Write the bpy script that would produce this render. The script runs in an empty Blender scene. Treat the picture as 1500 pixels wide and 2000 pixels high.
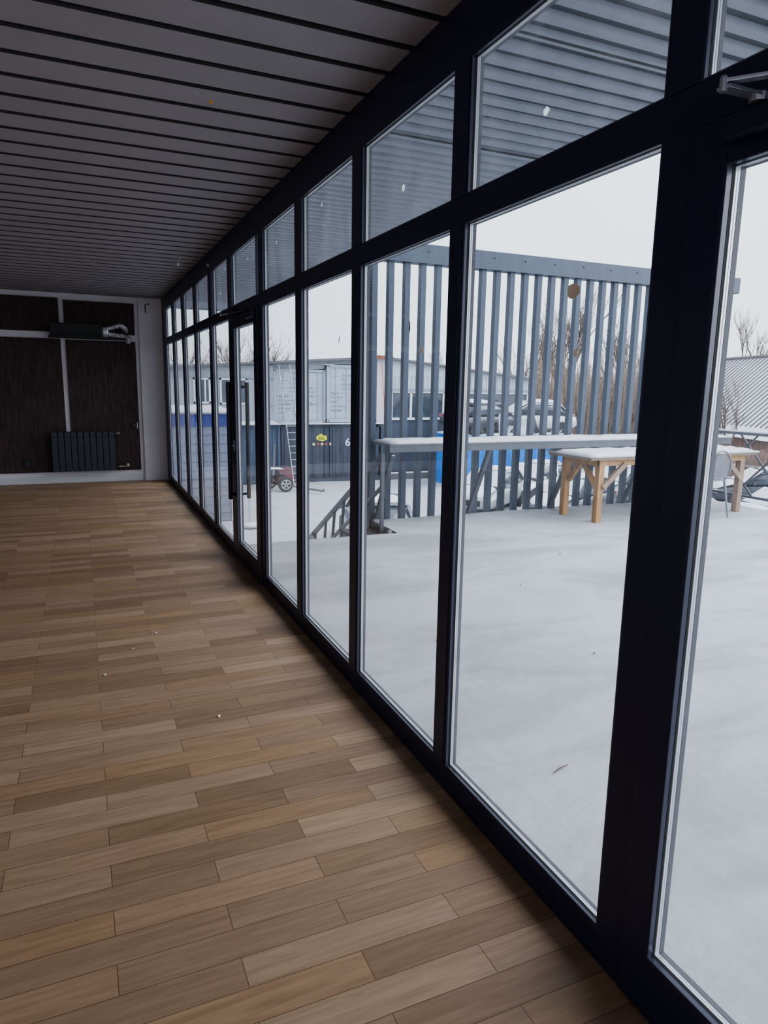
import bpy, bmesh, math, random
from mathutils import Vector, Matrix
random.seed(7)
PI = math.pi
SC = bpy.context.scene
COL = SC.collection
G = -2.93                 # yard level, the deck and room floor are at 0
XW = 1.168                # inner face of the glazed wall
XO = 1.214                # its outer face

# ------------------------------------------------------------------ materials
def lin(c):
    return tuple((v / 12.92 if v <= 0.04045 else ((v + 0.055) / 1.055) ** 2.4) for v in c)
def rgb(r, g, b):
    return lin((r / 255, g / 255, b / 255))
def mat(name, col, rough=0.6, metal=0.0, var=0.12, scale=12.0, bump=0.0, bscale=40.0, stretch=(1, 1, 1), spec=0.5, coat=0.0):
    m = bpy.data.materials.new(name); m.use_nodes = True
    nt = m.node_tree; b = nt.nodes['Principled BSDF']
    tc = nt.nodes.new('ShaderNodeTexCoord'); mp = nt.nodes.new('ShaderNodeMapping')
    mp.inputs['Scale'].default_value = stretch
    nt.links.new(tc.outputs['Object'], mp.inputs['Vector'])
    nz = nt.nodes.new('ShaderNodeTexNoise'); nz.inputs['Scale'].default_value = scale; nz.inputs['Detail'].default_value = 4
    nt.links.new(mp.outputs['Vector'], nz.inputs['Vector'])
    rp = nt.nodes.new('ShaderNodeValToRGB')
    rp.color_ramp.elements[0].position = 0.3; rp.color_ramp.elements[1].position = 0.7
    rp.color_ramp.elements[0].color = tuple(max(0, c * (1 - var)) for c in col) + (1,)
    rp.color_ramp.elements[1].color = tuple(min(1, c * (1 + var)) for c in col) + (1,)
    nt.links.new(nz.outputs['Fac'], rp.inputs['Fac']); nt.links.new(rp.outputs['Color'], b.inputs['Base Color'])
    b.inputs['Roughness'].default_value = rough; b.inputs['Metallic'].default_value = metal
    b.inputs['Specular IOR Level'].default_value = spec; b.inputs['Coat Weight'].default_value = coat
    if bump:
        n2 = nt.nodes.new('ShaderNodeTexNoise'); n2.inputs['Scale'].default_value = bscale; n2.inputs['Detail'].default_value = 5
        nt.links.new(mp.outputs['Vector'], n2.inputs['Vector'])
        bp = nt.nodes.new('ShaderNodeBump'); bp.inputs['Strength'].default_value = bump; bp.inputs['Distance'].default_value = 0.02
        nt.links.new(n2.outputs['Fac'], bp.inputs['Height']); nt.links.new(bp.outputs['Normal'], b.inputs['Normal'])
    return m

def mat_floor():
    m = bpy.data.materials.new('laminate oak boards'); m.use_nodes = True
    nt = m.node_tree; N = nt.nodes; L = nt.links; b = N['Principled BSDF']
    tc = N.new('ShaderNodeTexCoord')
    mp = N.new('ShaderNodeMapping'); mp.inputs['Location'].default_value = (-0.0 + 0.605 * 20, 0.1013 * 100 - 1.4755 + 0.1013 * 14, 0)
    L.new(tc.outputs['Object'], mp.inputs['Vector'])
    br = N.new('ShaderNodeTexBrick'); br.offset = 0.5; br.offset_frequency = 2; br.squash = 1
    br.inputs['Scale'].default_value = 1; br.inputs['Brick Width'].default_value = 0.605; br.inputs['Row Height'].default_value = 0.1013
    br.inputs['Mortar Size'].default_value = 0.0011; br.inputs['Mortar Smooth'].default_value = 0.1; br.inputs['Bias'].default_value = 0
    br.inputs['Color1'].default_value = (0, 0, 0, 1); br.inputs['Color2'].default_value = (1, 1, 1, 1); br.inputs['Mortar'].default_value = (0.5, 0.5, 0.5, 1)
    L.new(mp.outputs['Vector'], br.inputs['Vector'])
    rp = N.new('ShaderNodeValToRGB'); e = rp.color_ramp.elements
    e[0].position = 0; e[0].color = rgb(142, 116, 92) + (1,)
    e[1].position = 1; e[1].color = rgb(172, 147, 121) + (1,)
    a = e.new(0.3); a.color = rgb(152, 126, 104) + (1,)
    a = e.new(0.5); a.color = rgb(160, 131, 102) + (1,)
    a = e.new(0.72); a.color = rgb(161, 135, 113) + (1,)
    L.new(br.outputs['Color'], rp.inputs['Fac'])
    # grain, stretched along the boards and shifted per board
    sh = N.new('ShaderNodeVectorMath'); sh.operation = 'MULTIPLY_ADD'
    sh.inputs[1].default_value = (13.7, 7.3, 5.1); L.new(br.outputs['Color'], sh.inputs[0])
    m2 = N.new('ShaderNodeMapping'); m2.inputs['Scale'].default_value = (1.6, 22, 1); L.new(tc.outputs['Object'], m2.inputs['Vector'])
    L.new(m2.outputs['Vector'], sh.inputs[2])
    nz = N.new('ShaderNodeTexNoise'); nz.inputs['Scale'].default_value = 2.4; nz.inputs['Detail'].default_value = 7; nz.inputs['Roughness'].default_value = 0.62
    nz.inputs['Distortion'].default_value = 0.6
    L.new(sh.outputs['Vector'], nz.inputs['Vector'])
    gr = N.new('ShaderNodeValToRGB'); gr.color_ramp.elements[0].position = 0.32; gr.color_ramp.elements[0].color = (0.74, 0.71, 0.68, 1)
    gr.color_ramp.elements[1].position = 0.62; gr.color_ramp.elements[1].color = (1.06, 1.06, 1.06, 1)
    L.new(nz.outputs['Fac'], gr.inputs['Fac'])
    mx = N.new('ShaderNodeMixRGB'); mx.blend_type = 'MULTIPLY'; mx.inputs['Fac'].default_value = 0.85
    L.new(rp.outputs['Color'], mx.inputs['Color1']); L.new(gr.outputs['Color'], mx.inputs['Color2'])
    # seams
    s = N.new('ShaderNodeMixRGB'); s.inputs['Color2'].default_value = rgb(62, 46, 36) + (1,)
    f = N.new('ShaderNodeMath'); f.operation = 'MULTIPLY'; f.inputs[1].default_value = 0.8
    L.new(br.outputs['Fac'], f.inputs[0]); L.new(f.outputs[0], s.inputs['Fac']); L.new(mx.outputs['Color'], s.inputs['Color1'])
    # a few knots
    kn = N.new('ShaderNodeTexVoronoi'); kn.inputs['Scale'].default_value = 1.7; m3 = N.new('ShaderNodeMapping'); m3.inputs['Scale'].default_value = (1, 2.2, 1)
    L.new(tc.outputs['Object'], m3.inputs['Vector']); L.new(m3.outputs['Vector'], kn.inputs['Vector'])
    kr = N.new('ShaderNodeValToRGB'); kr.color_ramp.elements[0].position = 0.0; kr.color_ramp.elements[0].color = (0.35, 0.3, 0.26, 1)
    kr.color_ramp.elements[1].position = 0.035; kr.color_ramp.elements[1].color = (1, 1, 1, 1)
    L.new(kn.outputs['Distance'], kr.inputs['Fac'])
    k = N.new('ShaderNodeMixRGB'); k.blend_type = 'MULTIPLY'; k.inputs['Fac'].default_value = 0.7
    L.new(s.outputs['Color'], k.inputs['Color1']); L.new(kr.outputs['Color'], k.inputs['Color2'])
    L.new(k.outputs['Color'], b.inputs['Base Color'])
    b.inputs['Roughness'].default_value = 0.5; b.inputs['Specular IOR Level'].default_value = 0.35
    bp = N.new('ShaderNodeBump'); bp.inputs['Strength'].default_value = 0.25; bp.inputs['Distance'].default_value = 0.002
    iv = N.new('ShaderNodeMath'); iv.operation = 'SUBTRACT'; L.new(nz.outputs['Fac'], iv.inputs[0]); L.new(br.outputs['Fac'], iv.inputs[1])
    L.new(iv.outputs[0], bp.inputs['Height']); L.new(bp.outputs['Normal'], b.inputs['Normal'])
    return m

def mat_glass(name, haze=0.03, tint=(0.93, 0.96, 0.97)):
    m = bpy.data.materials.new(name); m.use_nodes = True
    nt = m.node_tree; N = nt.nodes; L = nt.links
    N.remove(N['Principled BSDF']); out = N['Material Output']
    tr = N.new('ShaderNodeBsdfTransparent'); tr.inputs['Color'].default_value = tint + (1,)
    gl = N.new('ShaderNodeBsdfGlossy'); gl.inputs['Roughness'].default_value = 0.015; gl.inputs['Color'].default_value = (0.95, 0.97, 1, 1)
    lw = N.new('ShaderNodeLayerWeight'); lw.inputs['Blend'].default_value = 0.5
    p = N.new('ShaderNodeMath'); p.operation = 'POWER'; p.inputs[1].default_value = 4.2; L.new(lw.outputs['Facing'], p.inputs[0])
    ma = N.new('ShaderNodeMath'); ma.operation = 'MULTIPLY_ADD'; ma.inputs[1].default_value = 0.85; ma.inputs[2].default_value = 0.07
    L.new(p.outputs[0], ma.inputs[0])
    mx = N.new('ShaderNodeMixShader'); L.new(ma.outputs[0], mx.inputs['Fac']); L.new(tr.outputs[0], mx.inputs[1]); L.new(gl.outputs[0], mx.inputs[2])
    # dust and wipe marks on the pane
    df = N.new('ShaderNodeBsdfTranslucent'); df.inputs['Color'].default_value = (0.75, 0.8, 0.86, 1)
    d2 = N.new('ShaderNodeBsdfDiffuse'); d2.inputs['Color'].default_value = (0.7, 0.75, 0.8, 1)
    dm = N.new('ShaderNodeMixShader'); dm.inputs['Fac'].default_value = 0.5; L.new(df.outputs[0], dm.inputs[1]); L.new(d2.outputs[0], dm.inputs[2])
    tc = N.new('ShaderNodeTexCoord'); mp = N.new('ShaderNodeMapping'); mp.inputs['Scale'].default_value = (1, 2.2, 1.1); mp.inputs['Rotation'].default_value = (0.5, 0, 0)
    L.new(tc.outputs['Object'], mp.inputs['Vector'])
    nz = N.new('ShaderNodeTexNoise'); nz.inputs['Scale'].default_value = 1.6; nz.inputs['Detail'].default_value = 6; nz.inputs['Distortion'].default_value = 1.2
    L.new(mp.outputs['Vector'], nz.inputs['Vector'])
    rr = N.new('ShaderNodeMapRange'); rr.inputs['From Min'].default_value = 0.4; rr.inputs['From Max'].default_value = 0.75
    rr.inputs['To Min'].default_value = haze * 0.35; rr.inputs['To Max'].default_value = haze * 2.2
    L.new(nz.outputs['Fac'], rr.inputs['Value'])
    m2 = N.new('ShaderNodeMixShader'); L.new(rr.outputs[0], m2.inputs['Fac']); L.new(mx.outputs[0], m2.inputs[1]); L.new(dm.outputs[0], m2.inputs[2])
    L.new(m2.outputs[0], out.inputs['Surface'])
    return m

def mat_snow(name, tracks=False, col=(0.45, 0.465, 0.50)):
    m = bpy.data.materials.new(name); m.use_nodes = True
    nt = m.node_tree; N = nt.nodes; L = nt.links; b = N['Principled BSDF']
    b.inputs['Roughness'].default_value = 0.75; b.inputs['Specular IOR Level'].default_value = 0.2
    tc = N.new('ShaderNodeTexCoord')
    mp = N.new('ShaderNodeMapping'); mp.inputs['Rotation'].default_value = (0, 0, 0.55); mp.inputs['Scale'].default_value = (0.55, 1.5, 1)
    L.new(tc.outputs['Object'], mp.inputs['Vector'])
    nz = N.new('ShaderNodeTexNoise'); nz.inputs['Scale'].default_value = 1.1; nz.inputs['Detail'].default_value = 8; nz.inputs['Distortion'].default_value = 0.7; nz.inputs['Roughness'].default_value = 0.6
    L.new(mp.outputs['Vector'], nz.inputs['Vector'])
    rp = N.new('ShaderNodeValToRGB'); e = rp.color_ramp.elements
    k = 0.74 if tracks else 0.9
    e[0].position = 0.36; e[0].color = tuple(c * k for c in col) + (1,); e[1].position = 0.56; e[1].color = col + (1,)
    L.new(nz.outputs['Fac'], rp.inputs['Fac']); L.new(rp.outputs['Color'], b.inputs['Base Color'])
    n2 = N.new('ShaderNodeTexNoise'); n2.inputs['Scale'].default_value = 9; n2.inputs['Detail'].default_value = 6
    L.new(tc.outputs['Object'], n2.inputs['Vector'])
    ad = N.new('ShaderNodeMath'); ad.operation = 'MULTIPLY_ADD'; ad.inputs[1].default_value = 0.35
    L.new(n2.outputs['Fac'], ad.inputs[0]); L.new(nz.outputs['Fac'], ad.inputs[2])
    bp = N.new('ShaderNodeBump'); bp.inputs['Strength'].default_value = 0.35; bp.inputs['Distance'].default_value = 0.05
    L.new(ad.outputs[0], bp.inputs['Height']); L.new(bp.outputs['Normal'], b.inputs['Normal'])
    return m

M = {}
M['floor'] = mat_floor()
M['ceil'] = mat('painted steel ceiling sheet', rgb(156, 152, 157), 0.55, var=0.06, scale=3)
M['groove'] = mat('dark ceiling groove', rgb(52, 50, 54), 0.8)
M['soffit'] = mat('galvanised canopy sheet', rgb(140, 144, 154), 0.45, 0.3, var=0.08)
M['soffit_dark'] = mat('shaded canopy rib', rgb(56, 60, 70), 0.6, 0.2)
M['wall'] = mat('grey plaster', rgb(214, 212, 218), 0.8, var=0.04, scale=2)
M['base'] = mat('grey skirting', rgb(205, 205, 212), 0.5, var=0.04)
M['paper'] = mat('dark brown wallpaper', rgb(60, 46, 46), 0.7, var=0.45, scale=5, stretch=(6, 1, 0.8), bump=0.15, bscale=30)
M['frame'] = mat('anthracite window profile', rgb(34, 38, 62), 0.38, 0.1, var=0.05, scale=2)
M['bead'] = mat('anthracite glazing bead', rgb(66, 68, 84), 0.3, 0.2, var=0.05)
M['gasket'] = mat('black gasket', rgb(14, 14, 18), 0.7)
M['outer'] = mat('grey outer seal', rgb(84, 86, 94), 0.6)
M['spacer'] = mat('aluminium glazing spacer', rgb(205, 205, 212), 0.35, 0.35, var=0.05)
M['glass'] = mat_glass('window glass', 0.028)
M['glass_up'] = mat_glass('dusty transom glass', 0.075)
M['handle'] = mat('black handle metal', rgb(26, 28, 38), 0.3, 0.5)
M['steel'] = mat('brushed steel', rgb(176, 180, 190), 0.3, 0.8, var=0.08)
M['radiator'] = mat('anthracite radiator enamel', rgb(48, 52, 66), 0.4, 0.1, var=0.05)
M['black'] = mat('black plastic', rgb(22, 22, 26), 0.5)
M['foil'] = mat('crinkled foil', rgb(190, 190, 196), 0.22, 0.9, var=0.25, scale=30, bump=0.8, bscale=50)
M['brass'] = mat('chrome brass fitting', rgb(190, 186, 176), 0.25, 0.8)
M['snow'] = mat_snow('yard snow')
M['deck_snow'] = mat_snow('trodden deck snow', True)
M['cap_snow'] = mat_snow('settled snow', False, (0.62, 0.635, 0.67))
M['deck'] = mat('wet deck timber', rgb(70, 70, 76), 0.7, bump=0.3)
M['slat'] = mat('blue grey painted steel', rgb(62, 73, 89), 0.45, 0.15, var=0.12, scale=3, stretch=(4, 4, .5))
M['rail'] = mat('grey painted steel rail', rgb(88, 92, 100), 0.5, 0.2)
M['wood'] = mat('orange pine', rgb(168, 128, 88), 0.6, var=0.3, scale=4, stretch=(5, 5, 0.6), bump=0.2)
M['wood_grey'] = mat('weathered pine', rgb(150, 128, 112), 0.7, var=0.25, scale=4, stretch=(5, 5, 0.6))
M['chair'] = mat('grey painted chair steel', rgb(128, 132, 140), 0.4, 0.4)
M['cont_grey'] = mat('pale grey container steel', rgb(168, 178, 190), 0.6, 0.1, var=0.1, scale=1.2)
M['cont_slate'] = mat('slate container steel', rgb(64, 71, 86), 0.6, 0.1, var=0.14, scale=1.2)
M['cont_teal'] = mat('blue grey container steel', rgb(76, 92, 112), 0.6, 0.1, var=0.15, scale=1.2)
M['cont_blue'] = mat('bright blue container steel', rgb(16, 122, 205), 0.5, 0.1, var=0.15, scale=1)
M['mark'] = mat('grey stencil paint', rgb(138, 148, 162), 0.7)
M['cab_wall'] = mat('grey cabin cladding', rgb(158, 164, 172), 0.6, var=0.05)
M['white'] = mat('white window plastic', rgb(226, 230, 236), 0.4)
M['dark_glass'] = mat('dark window glazing', rgb(70, 78, 90), 0.1, 0.0, var=0.4, scale=2, spec=0.8)
M['pink'] = mat('pale pink cladding', rgb(206, 196, 204), 0.6, var=0.05)
M['pale_clad'] = mat('pale corrugated cladding', rgb(186, 192, 200), 0.5, 0.1, var=0.08, scale=1)
M['slate_wall'] = mat('slate blue lower wall', rgb(62, 71, 88), 0.6, var=0.1, scale=1)
M['roof_edge'] = mat('weathered roof edge', rgb(104, 104, 108), 0.7, var=0.15)
M['rust'] = mat('rusty brown steel', rgb(130, 84, 62), 0.8, var=0.35)
M['yellow'] = mat('yellow sign film', rgb(226, 224, 50), 0.5, var=0.03)
M['sign_black'] = mat('black lettering', rgb(50, 56, 30), 0.6)
M['icon'] = mat('cream pictogram film', rgb(196, 192, 150), 0.6)
M['icon_r'] = mat('red brown pictogram film', rgb(140, 84, 76), 0.6)
M['six'] = mat('pale blue number film', rgb(200, 226, 246), 0.5, var=0.02)
M['blue_sign'] = mat('deep blue sign band', rgb(44, 62, 128), 0.5, var=0.2)
M['siding'] = mat('grey lap siding', rgb(112, 120, 138), 0.6, var=0.06)
M['tyre'] = mat('tyre rubber', rgb(58, 60, 64), 0.8)
M['alloy'] = mat('frosted alloy wheel', rgb(196, 200, 206), 0.4, 0.4)
M['redbrown'] = mat('dull red crate', rgb(128, 84, 92), 0.7)
M['red'] = mat('red painted canister', rgb(190, 44, 34), 0.4)
M['bark'] = mat('grey brown bark', rgb(112, 100, 92), 0.85, var=0.2)
M['twig'] = mat('beige brown twigs', rgb(146, 130, 114), 0.85, var=0.25)
M['twig_red'] = mat('russet twigs', rgb(140, 116, 102), 0.85, var=0.25)
M['roof_metal'] = mat('snow dusted corrugated roof', rgb(226, 226, 232), 0.5, 0.1, var=0.08, scale=0.6)
M['roof_rib'] = mat('bare roof rib', rgb(112, 110, 116), 0.6, 0.2)
M['brown_board'] = mat('brown weathered boards', rgb(140, 116, 104), 0.8, var=0.35, scale=1.5, stretch=(5, 5, 0.6))
M['tape'] = mat('translucent tape residue', rgb(225, 228, 230), 0.5); M['tape'].node_tree.nodes['Principled BSDF'].inputs['Transmission Weight'].default_value = 0.75
M['tape_dark'] = mat('dark tape strip', rgb(60, 64, 70), 0.6)
M['tape_yel'] = mat('yellow marker tape', rgb(224, 170, 40), 0.5)
M['clay'] = mat('dried brown mud', rgb(214, 198, 176), 0.9, var=0.2)
M['crumb'] = mat('white plaster crumb', rgb(226, 222, 214), 0.7)
M['twig_dark'] = mat('dead leaf bits', rgb(88, 78, 68), 0.8)
def paint(name, c): M[name] = mat(name, rgb(*c), 0.35, 0.2, var=0.05, coat=0.3); return M[name]
paint('silver car paint', (150, 156, 162)); paint('white car paint', (206, 210, 216)); paint('dark car paint', (58, 62, 72))
paint('slate car paint', (104, 112, 124)); paint('teal car paint', (96, 120, 124)); paint('navy car paint', (44, 62, 104))

# ------------------------------------------------------------------ mesh helper
class MB:
    def __init__(s): s.v = []; s.f = []; s.mi = []; s.m = 0
    def face(s, idx): s.f.append(idx); s.mi.append(s.m)
    def box(s, x0, x1, y0, y1, z0, z1):
        n = len(s.v)
        s.v += [(x0, y0, z0), (x1, y0, z0), (x1, y1, z0), (x0, y1, z0), (x0, y0, z1), (x1, y0, z1), (x1, y1, z1), (x0, y1, z1)]
        for q in ((0, 3, 2, 1), (4, 5, 6, 7), (0, 1, 5, 4), (1, 2, 6, 5), (2, 3, 7, 6), (3, 0, 4, 7)): s.face([n + i for i in q])
        return s
    def beam(s, a, b, w, h, up=(0, 0, 1)):
        a = Vector(a); b = Vector(b); d = (b - a).normalized(); u = Vector(up)
        if abs(d.dot(u)) > 0.98: u = Vector((0, 1, 0))
        r = d.cross(u).normalized() * (w / 2); u = r.cross(d).normalized() * (h / 2)
        n = len(s.v)
        for p in (a, b):
            for q in (-r - u, r - u, r + u, -r + u): s.v.append(tuple(p + q))
        for q in ((0, 1, 2, 3), (7, 6, 5, 4), (0, 4, 5, 1), (1, 5, 6, 2), (2, 6, 7, 3), (3, 7, 4, 0)): s.face([n + i for i in q])
        return s
    def tube(s, pts, rad, k=8, cap=True):
        pts = [Vector(p) for p in pts]
        if not isinstance(rad, (list, tuple)): rad = [rad] * len(pts)
        n = len(s.v); pu = None
        for i, p in enumerate(pts):
            d = (pts[min(i + 1, len(pts) - 1)] - pts[max(i - 1, 0)]).normalized()
            if pu is None:
                pu = Vector((0, 0, 1)) if abs(d.z) < 0.9 else Vector((1, 0, 0))
            r = d.cross(pu).normalized(); u = r.cross(d).normalized(); pu = u
            for j in range(k):
                a = 2 * PI * j / k
                s.v.append(tuple(p + (r * math.cos(a) + u * math.sin(a)) * rad[i]))
        for i in range(len(pts) - 1):
            for j in range(k):
                s.face([n + i * k + j, n + i * k + (j + 1) % k, n + (i + 1) * k + (j + 1) % k, n + (i + 1) * k + j])
        if cap:
            s.face([n + j for j in range(k)][::-1]); e = n + (len(pts) - 1) * k; s.face([e + j for j in range(k)])
        return s
    def lathe(s, prof, c=(0, 0, 0), axis='z', k=20):
        n = len(s.v)
        for r, h in prof:
            for j in range(k):
                a = 2 * PI * j / k; p, q = r * math.cos(a), r * math.sin(a)
                v = (p, q, h) if axis == 'z' else ((p, h, q) if axis == 'y' else (h, p, q))
                s.v.append((c[0] + v[0], c[1] + v[1], c[2] + v[2]))
        for i in range(len(prof) - 1):
            for j in range(k):
                s.face([n + i * k + j, n + i * k + (j + 1) % k, n + (i + 1) * k + (j + 1) % k, n + (i + 1) * k + j])
        s.face([n + j for j in range(k)]); e = n + (len(prof) - 1) * k; s.face([e + j for j in range(k)])
        return s
    def ring(s, y0, y1, z0, z1, t, x0, x1):
        s.box(x0, x1, y0, y0 + t, z0, z1).box(x0, x1, y1 - t, y1, z0, z1)
        s.box(x0, x1, y0 + t, y1 - t, z0, z0 + t).box(x0, x1, y0 + t, y1 - t, z1 - t, z1)
        return s
    def prism(s, poly, a, b, axis='y'):
        n = len(s.v); k = len(poly)
        for t in (a, b):
            for p, q in poly:
                s.v.append({'y': (p, t, q), 'x': (t, p, q), 'z': (p, q, t)}[axis])
        s.face([n + i for i in range(k)][::-1]); s.face([n + k + i for i in range(k)])
        for i in range(k): s.face([n + i, n + (i + 1) % k, n + k + (i + 1) % k, n + k + i])
        return s
    def build(s, name, m, parent=None, bevel=0.0, smooth=False, fix=True):
        me = bpy.data.meshes.new(name); me.from_pydata(s.v, [], s.f)
        ms = m if isinstance(m, (list, tuple)) else [m]
        for q in ms: me.materials.append(q)
        for p, i in zip(me.polygons, s.mi): p.material_index = min(i, len(ms) - 1)
        if fix:
            bm = bmesh.new(); bm.from_mesh(me); bmesh.ops.recalc_face_normals(bm, faces=bm.faces); bm.to_mesh(me); bm.free()
        o = bpy.data.objects.new(name, me); COL.objects.link(o)
        if smooth:
            for p in me.polygons: p.use_smooth = True
        if bevel:
            b = o.modifiers.new('b', 'BEVEL'); b.width = bevel; b.segments = 2; b.limit_method = 'ANGLE'
        if parent: o.parent = parent
        return o
def empty(name, loc=(0, 0, 0), rz=0.0):
    o = bpy.data.objects.new(name, None); COL.objects.link(o); o.location = loc; o.rotation_euler = (0, 0, rz); o.empty_display_size = 0.1
    return o
def tag(o, label, cat, group=None, kind=None):
    o['label'] = label; o['category'] = cat
    if group: o['group'] = group
    if kind: o['kind'] = kind
    return o
def struct(o, label=None, cat=None):
    o['kind'] = 'structure'
    if label: o['label'] = label
    if cat: o['category'] = cat
    return o
def copy_tree(o, parent=None):
    c = o.copy(); COL.objects.link(c); c.parent = parent
    for ch in list(o.children): copy_tree(ch, c)
    return c
def lumpy(mb_pts_fn, nx, ny): pass
def snow_slab(x0, x1, y0, y1, z, t, seed=0, cell=0.12, edge=0.5, amp=0.012):
    """rounded, slightly uneven layer of snow lying on a rectangle"""
    rnd = random.Random(seed); nx = max(3, int((x1 - x0) / cell)); ny = max(3, int((y1 - y0) / cell))
    nx = min(nx, 60); ny = min(ny, 60); mb = MB(); H = {}
    for j in range(ny + 1):
        for i in range(nx + 1):
            e = min(i, nx - i, j, ny - j)
            h = t * (edge if e == 0 else 1) + (rnd.random() - .5) * amp * (0.3 if e == 0 else 1)
            mb.v.append((x0 + (x1 - x0) * i / nx, y0 + (y1 - y0) * j / ny, z + max(0.004, h)))
    w = nx + 1
    for j in range(ny):
        for i in range(nx): mb.face([j * w + i, j * w + i + 1, (j + 1) * w + i + 1, (j + 1) * w + i])
    n = len(mb.v); ring = [i for i in range(w)] + [j * w + nx for j in range(1, ny + 1)] + [ny * w + i for i in range(nx - 1, -1, -1)] + [j * w for j in range(ny - 1, 0, -1)]
    for r in ring: v = mb.v[r]; mb.v.append((v[0], v[1], z))
    for k in range(len(ring)):
        k2 = (k + 1) % len(ring); mb.face([ring[k], n + k, n + k2, ring[k2]])
    mb.face([n + k for k in range(len(ring))][::-1])
    return mb

# ------------------------------------------------------------------ room shell
CEIL = 2.69; YF = 11.0; YB = -4.0; XL = -4.2
struct(MB().box(XL - 0.2, XO, YB - 0.2, YF + 0.2, -0.12, 0.0).build('floor', M['floor']), 'oak laminate floor boards laid across the room in half-bond rows', 'floor')
# ribbed sheet ceiling with narrow dark grooves
mb = MB(); P = 0.2227; y = 2.464 - P * 30; gw = 0.020
prof = []
while y < YF + 0.3:
    if y > YB - 0.3: prof.append(y)
    y += P
n = 0
pts = []
for yy in prof:
    pts += [(yy - gw, 0, 0), (yy - gw * .55, 0.022, 1), (yy + gw * .55, 0.022, 1), (yy + gw, 0, 1)]
for i, (yy, dz, g) in enumerate(pts):
    mb.v += [(XL - 0.2, yy, CEIL + dz), (XO, yy, CEIL + dz)]
    if i:
        mb.m = g; k = 2 * i; mb.face([k - 2, k - 1, k + 1, k])
CE = struct(mb.build('ceiling', [M['ceil'], M['groove']]), 'grey ribbed metal ceiling with narrow dark grooves', 'ceiling')
struct(MB().box(XL - 0.2, XO, YB - 0.2, YF + 0.3, CEIL + 0.05, CEIL + 0.2).build('ceiling', M['ceil']), 'flat roof slab over the ribbed ceiling', 'ceiling')
struct(MB().box(XL - 0.2, XO, YF, YF + 0.2, 0.0, CEIL + 0.05).build('wall_far', M['wall']), 'grey plaster end wall of the room', 'wall')
wl = MB().box(XL - 0.2, XL, -1.4, YF + 0.2, 0.0, CEIL + 0.05).box(XL - .2, XL, YB - .2, -1.4, 0, .35).box(XL - .2, XL, YB - .2, -1.4, 2.45, CEIL + .05)  # openings in the unseen rear part are added to brighten the room
for yy in (YB - .2,): wl.box(XL - .2, XL, yy, yy + .2, .35, 2.45)
struct(wl.build('wall_left', M['wall']), 'grey plaster wall opposite the glazing, with unseen openings added for room light', 'wall')
wb = MB().box(XL, XO, YB - 0.2, YB, 0.0, .3).box(XL, XO, YB - .2, YB, 2.5, CEIL + 0.05)  # openings behind the camera are added to let in fill light
for xx in (XL, -2.4, -.6, 1.1): wb.box(xx, xx + .162, YB - .2, YB, .3, 2.5)
struct(wb.build('wall_back', M['wall']), 'grey plaster wall behind the viewer, with unseen openings added for room light', 'wall')
# end-wall details
PIER = struct(MB().box(0.837, 1.166, YF - 0.05, YF + 0.01, 0.0, CEIL).build('wall_far_pier', M['wall'], bevel=0.004), 'pale grey pier between dark panels and glazing', 'wall pier')
struct(MB().box(XL, 0.837, YF - 0.018, YF + 0.005, 0.0, 0.10).build('baseboard_far', M['base'], bevel=0.003), 'grey skirting under the dark wall panels', 'skirting')
struct(MB().box(0.832, 1.166, YF - 0.064, YF - 0.045, 0.0, 0.105).build('baseboard_pier', M['base'], bevel=0.003), 'pale grey skirting on the pier', 'skirting')
for nm, (x0, x1, z0, z1), lab in (
        ('wall_panel', (-0.16, 0.78, 0.165, 2.055), 'tall dark brown wall panel behind the radiator, beside the pale pier'),
        ('wall_panel', (-0.16, 0.78, 2.15, 2.598), 'short dark wall panel above the air unit, beside the pale pier'),
        ('wall_panel', (XL + .02, -0.222, 0.165, 2.06), 'wide dark brown wall panel left of the radiator'),
        ('wall_panel', (XL + .02, -0.222, 2.155, 2.62), 'upper dark wall panel at the left above the grey strip')):
    tag(MB().box(x0, x1, YF - 0.02, YF + 0.004, z0, z1).build(nm, M['paper'], bevel=0.002), lab, 'wall panel', 'dark panels on the end wall')

# ------------------------------------------------------------------ glazed wall
ZS, ZT0, ZT1, ZH = 0.10, 2.02, 2.104, 2.506
low = {1: (1.212, 2.048), 2: (2.142, 2.958), 3: (3.065, 3.868), 4: (3.98, 4.778), 6: (5.953, 6.775), 7: (6.905, 7.76), 8: (7.865, 8.715), 9: (8.845, 9.69), 10: (9.80, 10.62)}
upp = {1: (1.216, 2.04), 2: (2.142, 2.952), 3: (3.07, 3.862), 4: (3.99, 4.76), 5: (4.955, 5.808), 6: (5.975, 6.70), 7: (6.93, 7.745), 8: (7.90, 8.70), 9: (8.87, 9.66), 10: (9.83, 10.60)}
mulls = [(2.048, 2.142), (2.958, 3.065), (3.868, 3.98), (4.778, 4.878), (5.858, 5.953), (6.775, 6.905), (7.76, 7.865), (8.715, 8.845), (9.69, 9.80), (10.62, 10.998),
         (1.12, 1.212), (0.02, 0.11), (-0.92, -0.83), (-1.86, -1.77), (-2.80, -2.71), (-4.0, -3.72)]
low.update({-1: (-0.83, 0.02), -2: (-1.77, -0.92), -3: (-2.71, -1.86), -4: (-3.72, -2.80)})
upp.update({0: (0.12, 1.121), -1: (-0.83, 0.02), -2: (-1.77, -0.92), -3: (-2.71, -1.86), -4: (-3.72, -2.80)})
struct(MB().box(XW, XO, YB, 10.998, ZH, CEIL + 0.05).build('trim_1', M['frame'], bevel=0.003), 'anthracite head rail of the glazed wall under the ceiling', 'window rail')
struct(MB().box(XW, XO, YB, 10.998, 0.0, ZS).build('trim_2', M['frame'], bevel=0.003), 'anthracite bottom rail of the glazed wall on the floor', 'window rail')
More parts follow.
